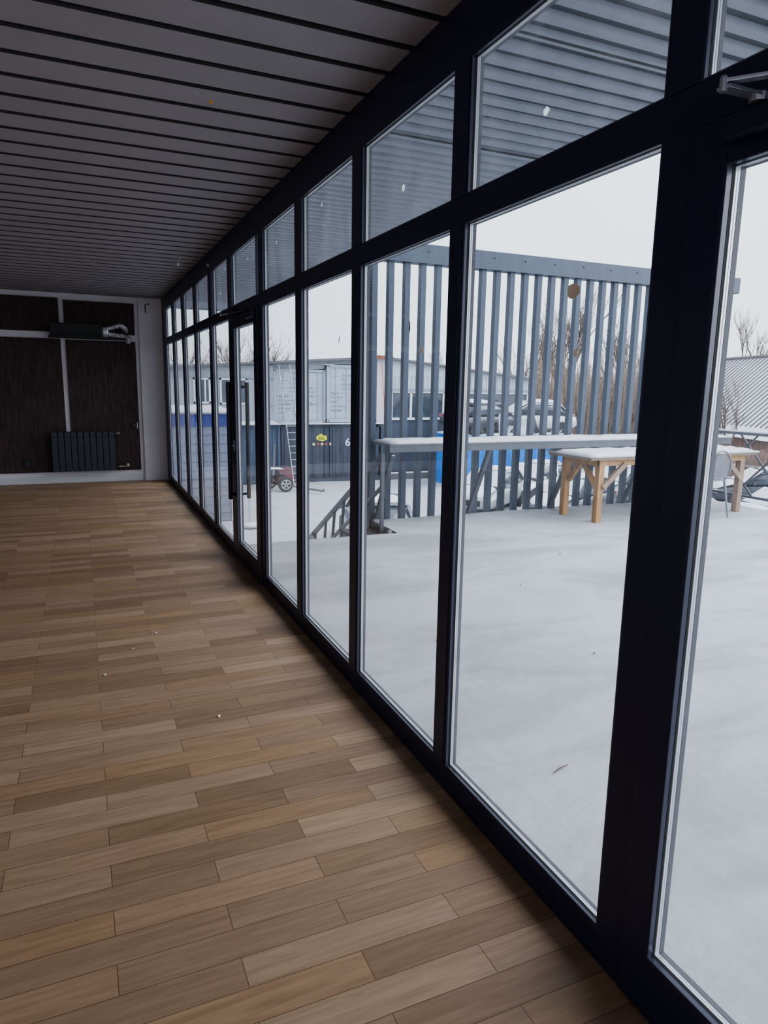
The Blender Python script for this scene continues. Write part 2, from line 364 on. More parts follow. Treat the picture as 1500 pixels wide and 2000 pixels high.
struct(MB().box(XW, XO, YB, 10.998, ZT0, ZT1).build('trim_3', M['frame'], bevel=0.003), 'anthracite transom rail across the glazed wall', 'window rail')
for k, (a, b) in enumerate(mulls):
    mm = MB().box(XW - 0.001, XO, a, b, ZS, ZT0).box(XW - 0.001, XO, a, b, ZT1, ZH)
    if a != 1.12:
        # side shadow groove of the pressure profile
        mm.box(XW - 0.004, XW - 0.001, a + 0.012, b - 0.012, ZS, ZT0)
    struct(mm.build('trim_%d' % (k + 4), M['frame'], bevel=0.003), 'anthracite vertical mullion of the glazed wall', 'mullion')
bay_label = {1: 'first bay beyond the near door', 2: 'second bay from the near door', 3: 'third bay from the near door', 4: 'bay just before the far door', 5: 'over the far door',
             6: 'bay just past the far door', 7: 'second bay past the far door', 8: 'third bay past the far door', 9: 'fourth bay past the far door', 10: 'last bay at the end wall', 0: 'over the near door'}
def glazing(par, a, b, z0, z1, m, x=0.0):
    MB().ring(a, b, z0, z1, 0.004, XW + 0.001 + x, XW + 0.012 + x).build('glazing_bead', M['bead'], par, bevel=0.001)
    MB().ring(a, b, z0, z1, 0.0045, XW + 0.012 + x, XW + 0.0165 + x).build('gasket', M['gasket'], par)
    MB().ring(a + .001, b - .001, z0 + .001, z1 - .001, 0.004, XW + 0.020 + x, XW + 0.0245 + x).ring(a, b, z0, z1, .003, XW + .0245 + x, XW + .0265 + x).ring(a + .001, b - .001, z0 + .001, z1 - .001, 0.004, XW + 0.0265 + x, XW + 0.031 + x).build('spacer', M['spacer'], par)
    MB().ring(a, b, z0, z1, 0.0045, XW + 0.0325 + x, XW + 0.044 + x).build('outer_bead', M['outer'], par)
    g = MB(); X = XW + 0.0185 + x
    g.v = [(X, a + .002, z0 + .002), (X, b - .002, z0 + .002), (X, b - .002, z1 - .002), (X, a + .002, z1 - .002)]; g.face([0, 3, 2, 1])
    g.build('glass_pane', m, par, fix=False)
wn = 0
for k, (a, b) in sorted(low.items()):
    wn += 1; w = empty('window_%d' % wn, (0, 0, 0)); w['kind'] = 'structure'; w['label'] = 'tall fixed window, ' + bay_label.get(k, 'bay behind the viewer'); w['category'] = 'window'
    glazing(w, a, b, ZS, ZT0, M['glass'])
for k, (a, b) in sorted(upp.items()):
    wn += 1; w = empty('window_%d' % wn, (0, 0, 0)); w['kind'] = 'structure'; w['label'] = 'short upper window, ' + bay_label.get(k, 'bay behind the viewer'); w['category'] = 'window'
    glazing(w, a, b, ZT1, ZH, M['glass_up'])

# doors
def door(nm, a, b, pa, pb, handle_y, lab, hy_out=True):
    d = empty(nm, (XW, (a + b) / 2, 0)); struct(d, lab, 'door')
    def P(o): o.parent = d; o.matrix_parent_inverse = d.matrix_world.inverted() if False else Matrix.Translation(-d.location); return o
    z0, z1 = 0.165, 1.928
    leaf = MB()
    leaf.box(XW - .012, XW + .040, a + .004, pa, .012, ZT0 - .006).box(XW - .012, XW + .040, pb, b - .004, .012, ZT0 - .006)
    leaf.box(XW - .012, XW + .040, pa, pb, .012, z0).box(XW - .012, XW + .040, pa, pb, z1, ZT0 - .006)
    P(leaf.build('door_leaf', M['frame'], bevel=0.003))
    MBs = []
    P(MB().ring(pa, pb, z0, z1, 0.004, XW - 0.011, XW + 0.004).build('glazing_bead', M['bead'], bevel=0.001))
    P(MB().ring(pa, pb, z0, z1, 0.0045, XW + 0.004, XW + 0.0085).build('gasket', M['gasket']))
    P(MB().ring(pa, pb, z0, z1, 0.005, XW + 0.012, XW + 0.017).ring(pa, pb, z0, z1, 0.004, XW + 0.017, XW + 0.019).ring(pa, pb, z0, z1, 0.005, XW + 0.019, XW + 0.024).build('spacer', M['spacer']))
    P(MB().ring(pa, pb, z0, z1, 0.0045, XW + 0.026, XW + 0.040).build('outer_bead', M['outer']))
    g = MB(); X = XW + 0.0105
    g.v = [(X, pa + .002, z0 + .002), (X, pb - .002, z0 + .002), (X, pb - .002, z1 - .002), (X, pa + .002, z1 - .002)]; g.face([0, 3, 2, 1])
    P(g.build('glass_pane', M['glass'], fix=False))
    for xx, s in ((XW - 0.052, -1), (XW + 0.105, 1)):
        hb = MB().tube([(xx, handle_y, 0.52), (xx, handle_y, 1.50)], 0.017, 14)
        for zz in (0.56, 1.46): hb.tube([(xx, handle_y, zz), (XW - 0.008 if s < 0 else XW + 0.038, handle_y, zz)], 0.011, 10)
        P(hb.build('door_handle', M['handle'], smooth=False))
    P(MB().box(XW - .016, XW - .011, handle_y - .02, handle_y + .02, 0.93, 1.02).lathe([(0.009, 0), (0.009, 0.02)], (XW - .03, handle_y, 0.975), 'x', 12).build('lock_cylinder', M['steel']))
    return d
door('door_1', 4.878, 5.858, 5.003, 5.70, 5.775, 'glazed anthracite door with a tall black pull bar at the far end')
door('door_2', 0.11, 1.12, 0.21, 1.032, 0.16, 'glazed anthracite door nearest the viewer, cut off at the right edge')
# door closers
def closer(nm, elbow, body0, body1, frame_pt, lab, metal):
    c = empty(nm, (XW, (body0 + body1) / 2, 1.985)); tag(c, lab, 'door closer', 'door closers')
    T = Matrix.Translation(-c.location)
    def P(o): o.parent = c; o.matrix_parent_inverse = T; return o
    P(MB().box(XW - .045, XW - .012, body0, body1, 1.955, 2.0).build('closer_body', M['frame'], bevel=0.006))
    ex, ey, ez = elbow; piv = (XW - .04, (body0 + body1) / 2, 2.012)
    P(MB().beam(piv, (ex, ey, ez), 0.026, 0.006).lathe([(.016, 0), (.016, .014)], (piv[0], piv[1], 2.002), 'z', 14).build('closer_arm', metal, bevel=0.001))
    P(MB().beam((ex, ey, ez + .008), frame_pt, 0.020, 0.006).build('closer_link', metal, bevel=0.001))
    P(MB().lathe([(.007, -.008), (.007, .014), (.004, .018)], (ex, ey, ez), 'z', 12).build('elbow_pin', M['steel']))
    P(MB().box(XW - .02, XW - .004, frame_pt[1] - .03, frame_pt[1] + .03, frame_pt[2] - .02, frame_pt[2] + .03).build('frame_bracket', M['black'], bevel=0.003))
closer('door_closer', (1.02, 5.50, 2.006), 4.93, 5.16, (XW - .012, 5.62, 2.045), 'dark scissor-arm closer on top of the far glazed door', M['handle'])
closer('door_closer', (1.03, 0.94, 2.006), 0.88, 1.02, (XW - .012, 0.855, 2.03), 'closer with pale steel arms at the top right corner, on the near door', M['steel'])

# marks left on the glass
def sticker(y, z, w, h, m, lab, cat, ang=0.0, x=None, grp=None, dual=False):
    X = XW + .0178 if x is None else x
    c, s = math.cos(ang), math.sin(ang); mb = MB()
    def quad(u0, u1, v0, v1, X1):
        n = len(mb.v)
        for u, v in ((u0, v0), (u1, v0), (u1, v1), (u0, v1)):
            mb.v.append((X1, y + u * c - v * s, z + u * s + v * c))
        mb.face([n, n + 3, n + 2, n + 1])
    if dual:
        quad(-w / 2, -w / 6, -h / 2, h / 2, X); quad(w / 6, w / 2, -h / 2, h / 2, X)
    else:
        k = 9; n = len(mb.v); rr = random.Random(int(y * 1000)); mb.v.append((X, y, z))
        for j in range(k):
            a = 2 * PI * j / k; q = 0.75 + rr.random() * 0.4; u, v = math.cos(a) * w / 2 * q, math.sin(a) * h / 2 * q
            mb.v.append((X, y + u * c - v * s, z + u * s + v * c))
        for j in range(k): mb.face([n, n + 1 + (j + 1) % k, n + 1 + j])
    o = mb.build('tape_residue' if cat != 'mud spot' else 'mud_spot', m, fix=False)
    tag(o, lab, cat, grp); return o
sticker(1.50, 1.748, 0.052, 0.040, M['clay'], 'round brown mud spot stuck on the large pane near the slat fence top', 'mud spot')
sticker(2.475, 1.724, 0.010, 0.05, M['icon_r'], 'small reddish streak on the second bay pane', 'tape')
sticker(2.37, 1.631, 0.014, 0.024, M['tape_yel'], 'pair of small yellow tape ticks on the second bay pane', 'tape', dual=True)
sticker(1.475, 1.589, 0.010, 0.018, M['tape_yel'], 'pair of small amber tape ticks on the first bay pane', 'tape', dual=True)
sticker(3.28, 1.715, 0.012, 0.045, M['tape_dark'], 'slanted dark tape strip on the third bay pane against the sky', 'tape', 0.25)
sticker(4.18, 1.752, 0.012, 0.05, M['tape_dark'], 'upright dark tape strip on the pane before the far door', 'tape', 0.0)
for (yy, zz, lab) in ((1.66, 2.227, 'white glue residue on the first upper pane'), (2.56, 2.246, 'white glue residue on the second upper pane'), (3.55, 2.40, 'white glue residue on the third upper pane'),
                      (4.45, 2.37, 'white glue residue on the fourth upper pane'), (5.27, 2.395, 'white glue residue on the pane over the far door'), (6.36, 2.266, 'white glue residue on the pane just past the far door')):
    sticker(yy, zz, 0.028, 0.024, M['tape'], lab, 'glue residue', 0.3, None, 'glue residue on the upper panes')

# ------------------------------------------------------------------ things on the end wall
r = empty('radiator', (0.0, YF - 0.09, 0.18)); tag(r, 'anthracite sectional radiator low on the end wall under dark panels', 'radiator')
rx0 = -0.43; sw = 0.085
for k in range(10):
    x0 = rx0 + k * sw
    sec = MB().box(x0 + .004, x0 + sw - .004, -0.045, -0.030, 0.0, 0.50).box(x0 + .012, x0 + sw - .012, -.030, 0.035, 0.02, 0.55)
    sec.prism([(x0 + .004, 0.50), (x0 + sw - .004, 0.50), (x0 + sw - .012, 0.575), (x0 + .012, 0.575)], -0.040, 0.03)
    sec.build('radiator_section', M['radiator'], r, bevel=0.004)
MB().tube([(rx0 + .02, 0, 0.05), (rx0 + 10 * sw + .03, 0, 0.05)], 0.018, 12).build('header_pipe', M['radiator'], r)
MB().tube([(rx0 + .02, 0, 0.53), (rx0 + 10 * sw + .03, 0, 0.53)], 0.018, 12).build('header_pipe', M['radiator'], r)
MB().lathe([(.012, 0), (.018, .01), (.018, .05), (.01, .06)], (rx0 + 10 * sw + .02, 0, 0.545), 'x', 12).build('air_valve', M['brass'], r)
MB().tube([(rx0 + 10 * sw + .02, 0, .05), (rx0 + 10 * sw + .19, 0, .05), (rx0 + 10 * sw + .19, .085, .05)], 0.011, 10).lathe([(.02, 0), (.02, .045), (.014, .05)], (rx0 + 10 * sw + .17, -.01, .075), 'y', 12).lathe([(.018, 0), (.018, .05)], (rx0 + 10 * sw + .05, 0, .05), 'x', 12).build('valve', M['brass'], r)
for s in (0.1, 0.75): MB().box(rx0 + s, rx0 + s + .03, 0.03, 0.088, 0.48, 0.52).build('wall_bracket', M['radiator'], r)

u = empty('air_unit', (0.15, YF - 0.15, 2.07)); tag(u, 'black ducted air unit with foil hoses mounted high on the end wall', 'air unit')
MB().box(-0.50, 0.17, -0.08, 0.13, 0.02, 0.20).box(-.50, .17, -.088, -.08, .05, .07).build('casing', M['black'], u, bevel=0.012)
MB().box(-0.52, 0.50, -0.10, -0.07, 0.0, 0.025).box(-.52, .50, .10, .13, 0, .025).build('support_rail', M['black'], u, bevel=0.003)
MB().lathe([(.05, 0), (.07, .02), (.07, .07), (.055, .09)], (0.17, 0, 0.10), 'x', 18).build('spigot', M['spacer'], u)
def hose(pts, rr, n=40):
    out = []; rad = []
    P = [Vector(p) for p in pts]; S = len(P) - 1
    for i in range(n + 1):
        t = i / n * S; k = min(int(t), S - 1); f = t - k
        p0 = P[max(k - 1, 0)]; p1 = P[k]; p2 = P[k + 1]; p3 = P[min(k + 2, S)]
        q = 0.5 * ((2 * p1) + (p2 - p0) * f + (2 * p0 - 5 * p1 + 4 * p2 - p3) * f * f + (3 * p1 - p0 - 3 * p2 + p3) * f ** 3)
        out.append(q); rad.append(rr * (1.0 if i % 2 else 0.86))
    return out, rad
a, b = hose([(0.25, 0, 0.07), (0.36, -0.01, 0.06), (0.46, 0.02, 0.05), (0.52, 0.06, 0.02), (0.53, 0.13, -.01)], 0.042)
MB().tube(a, b, 12).build('foil_hose', M['foil'], u)
a, b = hose([(0.20, 0.02, 0.14), (0.32, 0.0, 0.17), (0.42, -0.02, 0.20), (0.48, 0.04, 0.17), (0.50, 0.12, 0.14)], 0.04)
MB().tube(a, b, 12).build('foil_hose', M['foil'], u)
for (x0, x1, z0, z1, lab) in ((0.668, 0.745, 0.785, 0.875, 'black switch plate on the dark panel edge right of the radiator'), (-0.805, -0.715, 0.24, 0.35, 'black socket low on the dark panel left of the radiator')):
    s = MB().box(x0, x1, YF - .032, YF - .019, z0, z1).build('wall_socket', M['black'], bevel=0.003); tag(s, lab, 'socket', 'wall sockets')
    MB().box(x0 + .02, x1 - .02, YF - .036, YF - .031, z0 + .02, z1 - .02).build('socket_insert', M['radiator'], s, bevel=0.002)
    if x0 > 0: MB().box(x1 + .002, x1 + .012, YF - .034, YF - .019, z0, z1).build('switch_trim', M['spacer'], s)
(MB().tube([(1.0, YF - .056, 2.60), (.95, YF - .056, 2.60), (.935, YF - .056, 2.585), (.935, YF - .056, 2.50), (.95, YF - .056, 2.47)], 0.006, 6).build('loose_cable', M['black'], PIER))
# bits on ceiling / head rail
c = empty('ceiling_wire', (0.958, 7.33, CEIL)); tag(c, 'small pale wire connector hanging from the ceiling grooves', 'wire')
MB().tube([(0, 0, 0), (.01, -.01, -.02), (.0, .0, -.045)], 0.003, 6).tube([(0, .01, 0), (.06, .02, -.012), (.14, .0, -.004)], 0.0025, 6).build('wire', M['spacer'], c)
MB().box(-.012, .012, -.01, .01, -.07, -.045).build('connector', M['white'], c, bevel=0.002)
c = MB().lathe([(.006, 0), (.016, .008), (.016, .02), (.008, .03)], (XW - .03, 6.76, 2.563), 'x', 12).build('sensor_knob', M['steel']); tag(c, 'tiny round metal knob on the dark head rail beyond the far door', 'knob')
MB().lathe([(.008, 0), (.008, -.006)], (0.588, 3.267, CEIL + .001), 'z', 8).build('screw_head', M['tape_yel'], CE)['label'] = 'single yellow screw head'
for (x, y, s, lab) in ((0.491, 2.939, .010, 'white plaster crumb on the boards, the largest one'), (0.029, 3.606, .008, 'pale crumb on the boards well left of the glazing'), (0.187, 3.924, .007, 'pale crumb beside a dark board, farther off'), (0.332, 4.138, .007, 'sliver of plaster on the boards nearest the glazing')):
    mb = MB(); bm = bmesh.new(); bmesh.ops.create_icosphere(bm, subdivisions=1, radius=s)
    for v in bm.verts: v.co *= 0.7 + random.random() * 0.5; v.co.z = v.co.z * .6
    me = bpy.data.meshes.new('plaster_crumb'); bm.to_mesh(me); bm.free(); me.materials.append(M['crumb'])
    o = bpy.data.objects.new('plaster_crumb', me); COL.objects.link(o); o.location = (x, y, s * .5); tag(o, lab, 'crumb', 'plaster crumbs on the floor')

# ------------------------------------------------------------------ deck, canopy
XR = 7.93
dk = MB().prism([(XO, YB - 3), (XR + .05, YB - 3), (XR + .05, 6.99), (2.92, 6.99), (2.92, 6.28), (XO, 6.28)], -0.22, -0.03, 'z')
struct(dk.build('floor_deck', M['deck']), 'raised timber deck outside the glazing', 'deck')
rnd = random.Random(3)
def deck_snow():
    mb = MB(); cx = 0.09; xs = []; x = XO + .002
    nx = int((XR + .04 - XO) / cx); ny = int((6.98 + 4) / cx)
    from mathutils import noise
    idx = {}
    X = [XO + .002 + (XR + .04 - XO - .002) * i / nx for i in range(nx + 1)]
    Y = [YB + (6.28 - YB) * j / 110 for j in range(111)] + [6.28 + 0.70 * j / 8 for j in range(1, 9)]
    i0 = min(range(len(X)), key=lambda i: abs(X[i] - 2.92)); X[i0] = 2.92
    for j, yy in enumerate(Y):
        for i, xx in enumerate(X):
            h = 0.012 * noise.noise(Vector((xx * 1.1 + yy * .6, yy * .9 - xx * .3, 0))) + 0.006 * noise.noise(Vector((xx * 4, yy * 4, 3)))
            # trodden track running obliquely away from the door
            t = (xx - 1.3) - (yy - 1.0) * 0.55
            h -= 0.012 * math.exp(-(t - 0.75) ** 2 / 0.10) * (0.6 + 0.4 * noise.noise(Vector((xx * 3, yy * 3, 8))))
            h += 0.008 * math.exp(-(t - 1.15) ** 2 / 0.02)
            mb.v.append((xx, yy, -0.004 + h))
    w = len(X)
    for j in range(len(Y) - 1):
        for i in range(w - 1):
            if Y[j] >= 6.279 and X[i] < 2.919: continue
            mb.face([j * w + i, j * w + i + 1, (j + 1) * w + i + 1, (j + 1) * w + i])
    o = mb.build('snow_cover', M['deck_snow'], smooth=True, fix=False)
    tag(o, 'trodden snow spread over the deck outside the windows', 'snow', kind='stuff')
deck_snow()
# canopy
cz = 2.75
mb = MB(); p = 0.115; y = YB - 0.03; i = 0
pts = []
while y < 12.9:
    pts += [(y, 0, 0), (y + p * .36, 0, 0), (y + p * .44, .022, 1), (y + p * .92, .022, 1)]; y += p
pts.append((12.92, 0, 0))
for i, (yy, dz, g) in enumerate(pts):
    mb.v += [(XO + .001, yy, cz + dz), (2.63, yy, cz + dz)]
    if i:
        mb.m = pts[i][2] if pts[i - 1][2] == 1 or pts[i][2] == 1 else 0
        mb.face([2 * i - 2, 2 * i - 1, 2 * i + 1, 2 * i])
cn = mb.build('canopy', [M['soffit'], M['soffit_dark']]); tag(cn, 'ribbed metal canopy sheet sheltering the outside of the glazing', 'canopy')
MB().box(XO + .001, 2.66, YB - .03, 12.92, cz + .04, cz + .10).build('top_sheet', M['soffit'], cn)
MB().box(XO + .001, 2.63, 2.30, 2.306, cz - .006, cz + .002).build('sheet_seam', M['groove'], cn)
MB().box(XO + .001, 2.63, 3.42, 3.425, cz - .006, cz + .002).build('sheet_seam', M['groove'], cn)

# ------------------------------------------------------------------ slat fence
f = empty('slat_fence', (2.93, 7.0, 0)); tag(f, 'tall blue grey steel slat screen along the deck edge', 'fence')
fx0, FY = 2.93, 7.0
for k in range(28):
    x = k * 0.192 - 0.03
    MB().box(x, x + 0.068, 0.0, 0.072, -0.28, 2.80).build('slat', M['slat'], f, bevel=0.004)
bm_ = MB().box(-0.05, 5.38, -0.03, 0.11, 2.86 - .06, 3.0)
for k in range(13): bm_.lathe([(.012, 0), (.012, -.006), (.006, -.010)], (0.2 + k * .42, -0.03, 2.93), 'y', 8)
bm_.build('top_beam', M['slat'], f, bevel=0.006)
MB().tube([(5.38, 0.04, 2.99), (5.44, 0.04, 2.98), (5.44, 0.04, 2.90), (5.38, 0.04, 2.89)], 0.01, 8).build('end_loop', M['slat'], f)
MB().box(-0.05, 5.10, 0.02, 0.06, -.22, -.14).build('lower_rail', M['slat'], f, bevel=0.004)

# bar counter
c = empty('bar_counter', (2.915, 6.5, 0)); tag(c, 'long snow-topped standing bar shelf fixed along the slat screen', 'counter')
MB().box(0, 4.98, 0.0, 0.46, 0.855, 0.885).box(0.0, 4.98, 0.0, 0.02, 0.80, 0.855).build('shelf_board', M['rail'], c, bevel=0.004)
s = snow_slab(0.0, 4.98, -0.005, 0.46, 0.885, 0.04, 5, 0.1); s.build('snow_layer', M['cap_snow'], c, smooth=True)
for x in (0.06, 1.25, 2.43, 3.62, 4.8):
    MB().beam((x, 0.03, 0.83), (x, 0.46, 0.02), 0.05, 0.05).build('brace', M['rail'], c, bevel=0.003)

# deck railing on the far side
rl = empty('deck_railing', (XR, 0, 0)); tag(rl, 'dark metal railing with crossed diagonal bars at the deck side', 'railing')
MB().box(-.02, .03, YB - 2, 6.94, .93, .965).build('top_rail', M['rail'], rl, bevel=0.003)
snow_slab(-.02, .03, YB - 2, 6.94, .965, .02, 9, .05).build('snow_layer', M['cap_snow'], rl, smooth=True)
MB().box(-.012, .022, YB - 2, 6.94, .12, .15).build('bottom_rail', M['rail'], rl)
yy = 6.90
while yy > YB - 2:
    MB().box(-.02, .03, yy - .02, yy + .02, -.05, .93).build('post', M['rail'], rl); y2 = yy - 1.5
    for d in (0, .5, 1.0):
        for sgn in (1, -1):
            # diamond lattice clipped to the bay
            for (ya, yb) in (((d * 1.0), (d * 1.0 + .75)),):
                a_, b_ = (ya, yb) if yb <= 1.5 else (ya, 1.5)
                t = (b_ - a_) / .75
                if sgn > 0: MB().beam((.005, yy - a_, .15), (.005, yy - b_, .15 + .78 * t), .012, .022).build('lattice_bar', M['rail'], rl)
                else: MB().beam((.012, yy - a_, .93), (.012, yy - b_, .93 - .78 * t), .012, .022).build('lattice_bar', M['rail'], rl)
    yy -= 1.5

# wooden table
t = empty('wooden_table', (5.08, 5.93, 0)); tag(t, 'long pine table with a snow-covered top standing on the deck', 'table')
TW, TD = 2.60, 0.76
MB().box(0, TW, 0, TD, .715, .745).build('tabletop', M['wood_grey'], t, bevel=0.004)
snow_slab(-.015, TW + .015, -.015, TD + .015, .745, .05, 11, .08, .45, .014).build('snow_layer', M['cap_snow'], t, smooth=True)
for (x, y) in ((.20, .08), (.20, .66), (2.42, .08), (2.42, .66)):
    MB().beam((x, y, -.01), (x, y, .655), .075, .075).build('leg', M['wood'] if x < 1 else M['wood_grey'], t, bevel=0.004)
MB().box(.16, 2.46, .045, .075, .645, .715).box(.16, 2.46, .665, .695, .645, .715).box(.16, .19, .05, .69, .645, .715).box(2.43, 2.46, .05, .69, .645, .715).build('apron', M['wood'], t, bevel=0.003)
for (a, b) in (((.22, .04, .40), (.52, .04, .66)), ((.22, .70, .42), (.50, .70, .66)), ((.20, .14, .42), (.20, .36, .66)), ((.20, .60, .42), (.20, .40, .66)), ((2.40, .04, .42), (2.12, .04, .66)), ((2.42, .60, .42), (2.42, .36, .66))):
    MB().beam(a, b, .045, .06).build('corner_brace', M['wood'] if a[1] > .05 else M['wood_grey'], t, bevel=0.003)

# metal chair
ch = empty('metal_chair', (6.85, 5.77, 0)); tag(ch, 'grey metal chair with an arched back tucked to the table end', 'chair')
arch = []
for k in range(19):
    a = PI * k / 18; arch.append((-.19 * math.cos(a), -.0 - .03 * math.sin(a), .57 + .23 * math.sin(a)))
MB().tube([(-.19, .06, .44)] + arch + [(.19, .06, .44)], .011, 8).build('back_frame', M['chair'], ch)
bp_ = MB(); bp_.v = []; n = 14
for k in range(n + 1):
    a = PI * k / n; bp_.v += [(-.165 * math.cos(a), .004 - .028 * math.sin(a), .56 + .20 * math.sin(a)), (-.165 * math.cos(a), .02, .47)]
for k in range(n): bp_.face([2 * k, 2 * k + 1, 2 * k + 3, 2 * k + 2])
o = bp_.build('backrest', M['chair'], ch); so = o.modifiers.new('s', 'SOLIDIFY'); so.thickness = .006
MB().box(-.19, .19, .03, .41, .435, .450).build('seat', M['chair'], ch, bevel=0.006)
snow_slab(-.17, .17, .06, .40, .450, .02, 13, .06).build('snow_layer', M['cap_snow'], ch, smooth=True)
for (x0, y0, x1, y1) in ((-.17, .05, -.21, -.02), (.17, .05, .21, -.02), (-.17, .39, -.21, .45), (.17, .39, .21, .45)):
    MB().tube([(x0, y0, .44), (x1, y1, -.01)], [.016, .009], 8).build('leg', M['chair'], ch)

# stair with a railing going down to the yard
st = empty('yard_stair', (2.0, 6.3, 0)); tag(st, 'grey steel stair with a slanted railing going down from the deck', 'stair')
sx = .87; sl = -.566
def rz(y, z0): return z0 + sl * (y - .30)
L0, L1 = .30, 5.0
MB().beam((sx, L0, .76), (sx, L1, rz(L1, .76)), .045, .055).build('handrail', M['rail'], st, bevel=0.003)
snow_slab(sx - .015, sx + .015, 0, .02, .79, .004, 1).build('snow_layer', M['cap_snow'], st)
MB().beam((sx, L0, .42), (sx, L1, rz(L1, .42)), .03, .035).build('middle_rail', M['rail'], st)
MB().beam((sx, .02, -.06), (sx, L1 + .1, rz(L1 + .1, -.22)), .04, .16).beam((.02, .02, -.06), (.02, L1 + .1, rz(L1 + .1, -.22)), .04, .16).build('stringer', M['rail'], st)
MB().box(sx - .02, sx + .02, .26, .30, -.2, .79).build('post', M['rail'], st, bevel=0.003)
MB().box(.56, .915, .0, .70, -.12, -.09).build('hole_dark_plate', M['deck'], st)  # dark plate added so the hole beside the stair reads dark
MB().box(sx - .03, sx + .03, 2.6, 2.66, rz(2.6, -.5), rz(2.6, .76)).build('post', M['rail'], st)
for k in range(12):
    y = .75 + k * .34
    if k in (5,): continue
    MB().beam((sx, y, rz(y, .76)), (sx, y + .24, rz(y + .24, -.16)), .03, .03).build('baluster', M['rail'], st)
for k in range(12):
    y = .72 + k * .33; z = -.30 - .2 * k
    MB().box(.04, sx - .02, y, y + .28, z - .03, z).build('tread', M['rail'], st)
    # thin snow on every tread
for (k, y) in enumerate((1.55, 1.9)):
    MB().beam((sx, y, rz(y, .42)), (sx + .28, y + .05, rz(y, .02)), .035, .05).build('side_brace', M['rail'], st)
MB().beam((2.92 - 2.0 + .02, .0, -.11), (2.92 - 2.0 + .02, .70, -.11), .03, .2).build('side_plate', M['rail'], st)

# small dark bits on the deck snow
for k, (x, y, l, a) in enumerate(((1.62, 1.98, .10, .3), (2.02, 1.93, .04, 1.2), (1.75, 1.66, .02, 0), (2.6, 2.9, .025, .4), (3.3, 3.1, .02, 1), (3.9, 4.9, .05, .4), (1.85, 3.4, .02, 1), (2.5, 1.6, .05, 2), (2.65, 1.55, .05, .2), (3.0, 4.2, .03, .6))):
    o = MB().tube([(x, y, .004), (x + l * math.cos(a) * .5, y + l * math.sin(a) * .5, .008), (x + l * math.cos(a), y + l * math.sin(a), .004)], [.002, .004, .002], 5).build('dead_leaf', M['twig_dark'])
    tag(o, 'tiny dark twig or leaf scrap lying on the deck snow', 'leaf', 'scraps on the deck snow')

# ------------------------------------------------------------------ yard
from mathutils import noise
mb = MB(); nx, ny = 90, 90
for j in range(ny + 1):
    for i in range(nx + 1):
        x = -30 + 130 * (i / nx) ** 1.3; y = -15 + 125 * (j / ny) ** 1.2
        h = 0.05 * noise.noise(Vector((x * .5, y * .5, 0))) + .02 * noise.noise(Vector((x * 2, y * 2, 2)))
        mb.v.append((x, y, G + h - .02))
for j in range(ny):
    for i in range(nx): k = j * (nx + 1) + i; mb.face([k, k + 1, k + nx + 2, k + nx + 1])
o = mb.build('ground', M['snow'], smooth=True, fix=False); struct(o, 'snow-covered yard below the deck', 'ground')

def corrug_wall(mb, x0, x1, z0, z1, y, p=.28, d=.036):
    """vertical trapezoid ribs facing -y"""
    x = x0; pts = [(x0, 0)]
    while x < x1 - p * .2:
        for u, v in ((.35, 0), (.5, d), (.85, d), (1.0, 0)):
            pts.append((min(x + p * u, x1), v))
        x += p
    n = len(mb.v)
    for (px, dd) in pts: mb.v += [(px, y + dd, z0), (px, y + dd, z1)]
    for i in range(len(pts) - 1): mb.face([n + 2 * i, n + 2 * i + 2, n + 2 * i + 3, n + 2 * i + 1])
def container(x0, y0, z0, w, l, m, lab, doors=True, name='shipping_container', side=False, grp=None):
    H = 2.59; c = empty(name, (x0, y0, z0)); tag(c, lab, 'container', grp)
    b = MB(); b.box(.06, w - .06, .09 if doors else .06, l - .06, .12, H - .08)
    b.build('body', m, c)
    fr = MB()
    for xx in (0, w - .12):
        for yy in (0, l - .12): fr.box(xx, xx + .12, yy, yy + .12, 0, H)
    fr.box(0, w, 0, .10, 0, .14).box(0, w, 0, .10, H - .12, H).box(0, w, l - .1, l, 0, .14).box(0, w, l - .1, l, H - .12, H)
    fr.box(0, .1, 0, l, 0, .14).box(w - .1, w, 0, l, 0, .14).box(0, .08, 0, l, H - .08, H).box(w - .08, w, 0, l, H - .08, H)
    fr.build('corner_frame', m, c, bevel=.006)
    if doors:
        for s in (0, 1):
            dx0 = .12 + s * (w / 2 - .12); dx1 = dx0 + w / 2 - .14
            d = MB(); d.box(dx0, dx1, .045, .085, .15, H - .13)
            if grp and z0 < G + 1:
                for q in range(5): d.box(dx0 + .05 + q * .195, dx0 + .05 + q * .195 + .13, .030, .047, .25, 1.45 if name == 'x' else 2.30)
            else:
                for q in range(6):
                    zz = .22 + q * .37
                    d.box(dx0 + .06, dx1 - .06, .034, .047, zz, zz + .30)
            dd = d.build('door_panel', m, c, bevel=.004)
            for e in (.30, .78):
                xx = dx0 + (dx1 - dx0) * e
                r_ = MB().tube([(xx, .018, .10), (xx, .018, H - .10)], .017, 6)
                r_.box(xx - .03, xx + .03, .01, .05, .10, .16).box(xx - .03, xx + .03, .01, .05, H - .16, H - .10).box(xx - .02, xx + .25, .006, .02, 1.05, 1.09)
                r_.build('lock_bar', m, c)
    if side:
        s_ = MB(); corrug_wall(s_, .12, w - .12, .14, H - .12, .03); s_.build('ribbed_side', m, c)
    for (xx) in (.0, w - .16):
        for zz in (.0, H - .12):
            MB().box(xx, xx + .16, -.012, .0, zz, zz + .12).build('corner_casting', M['cab_wall'] if m is M['cont_grey'] else m, c)
            MB().lathe([(.03, 0), (.03, -.004)], (xx + .08, -.012, zz + .06), 'y', 8).build('casting_hole', M['gasket'], c)
    return c
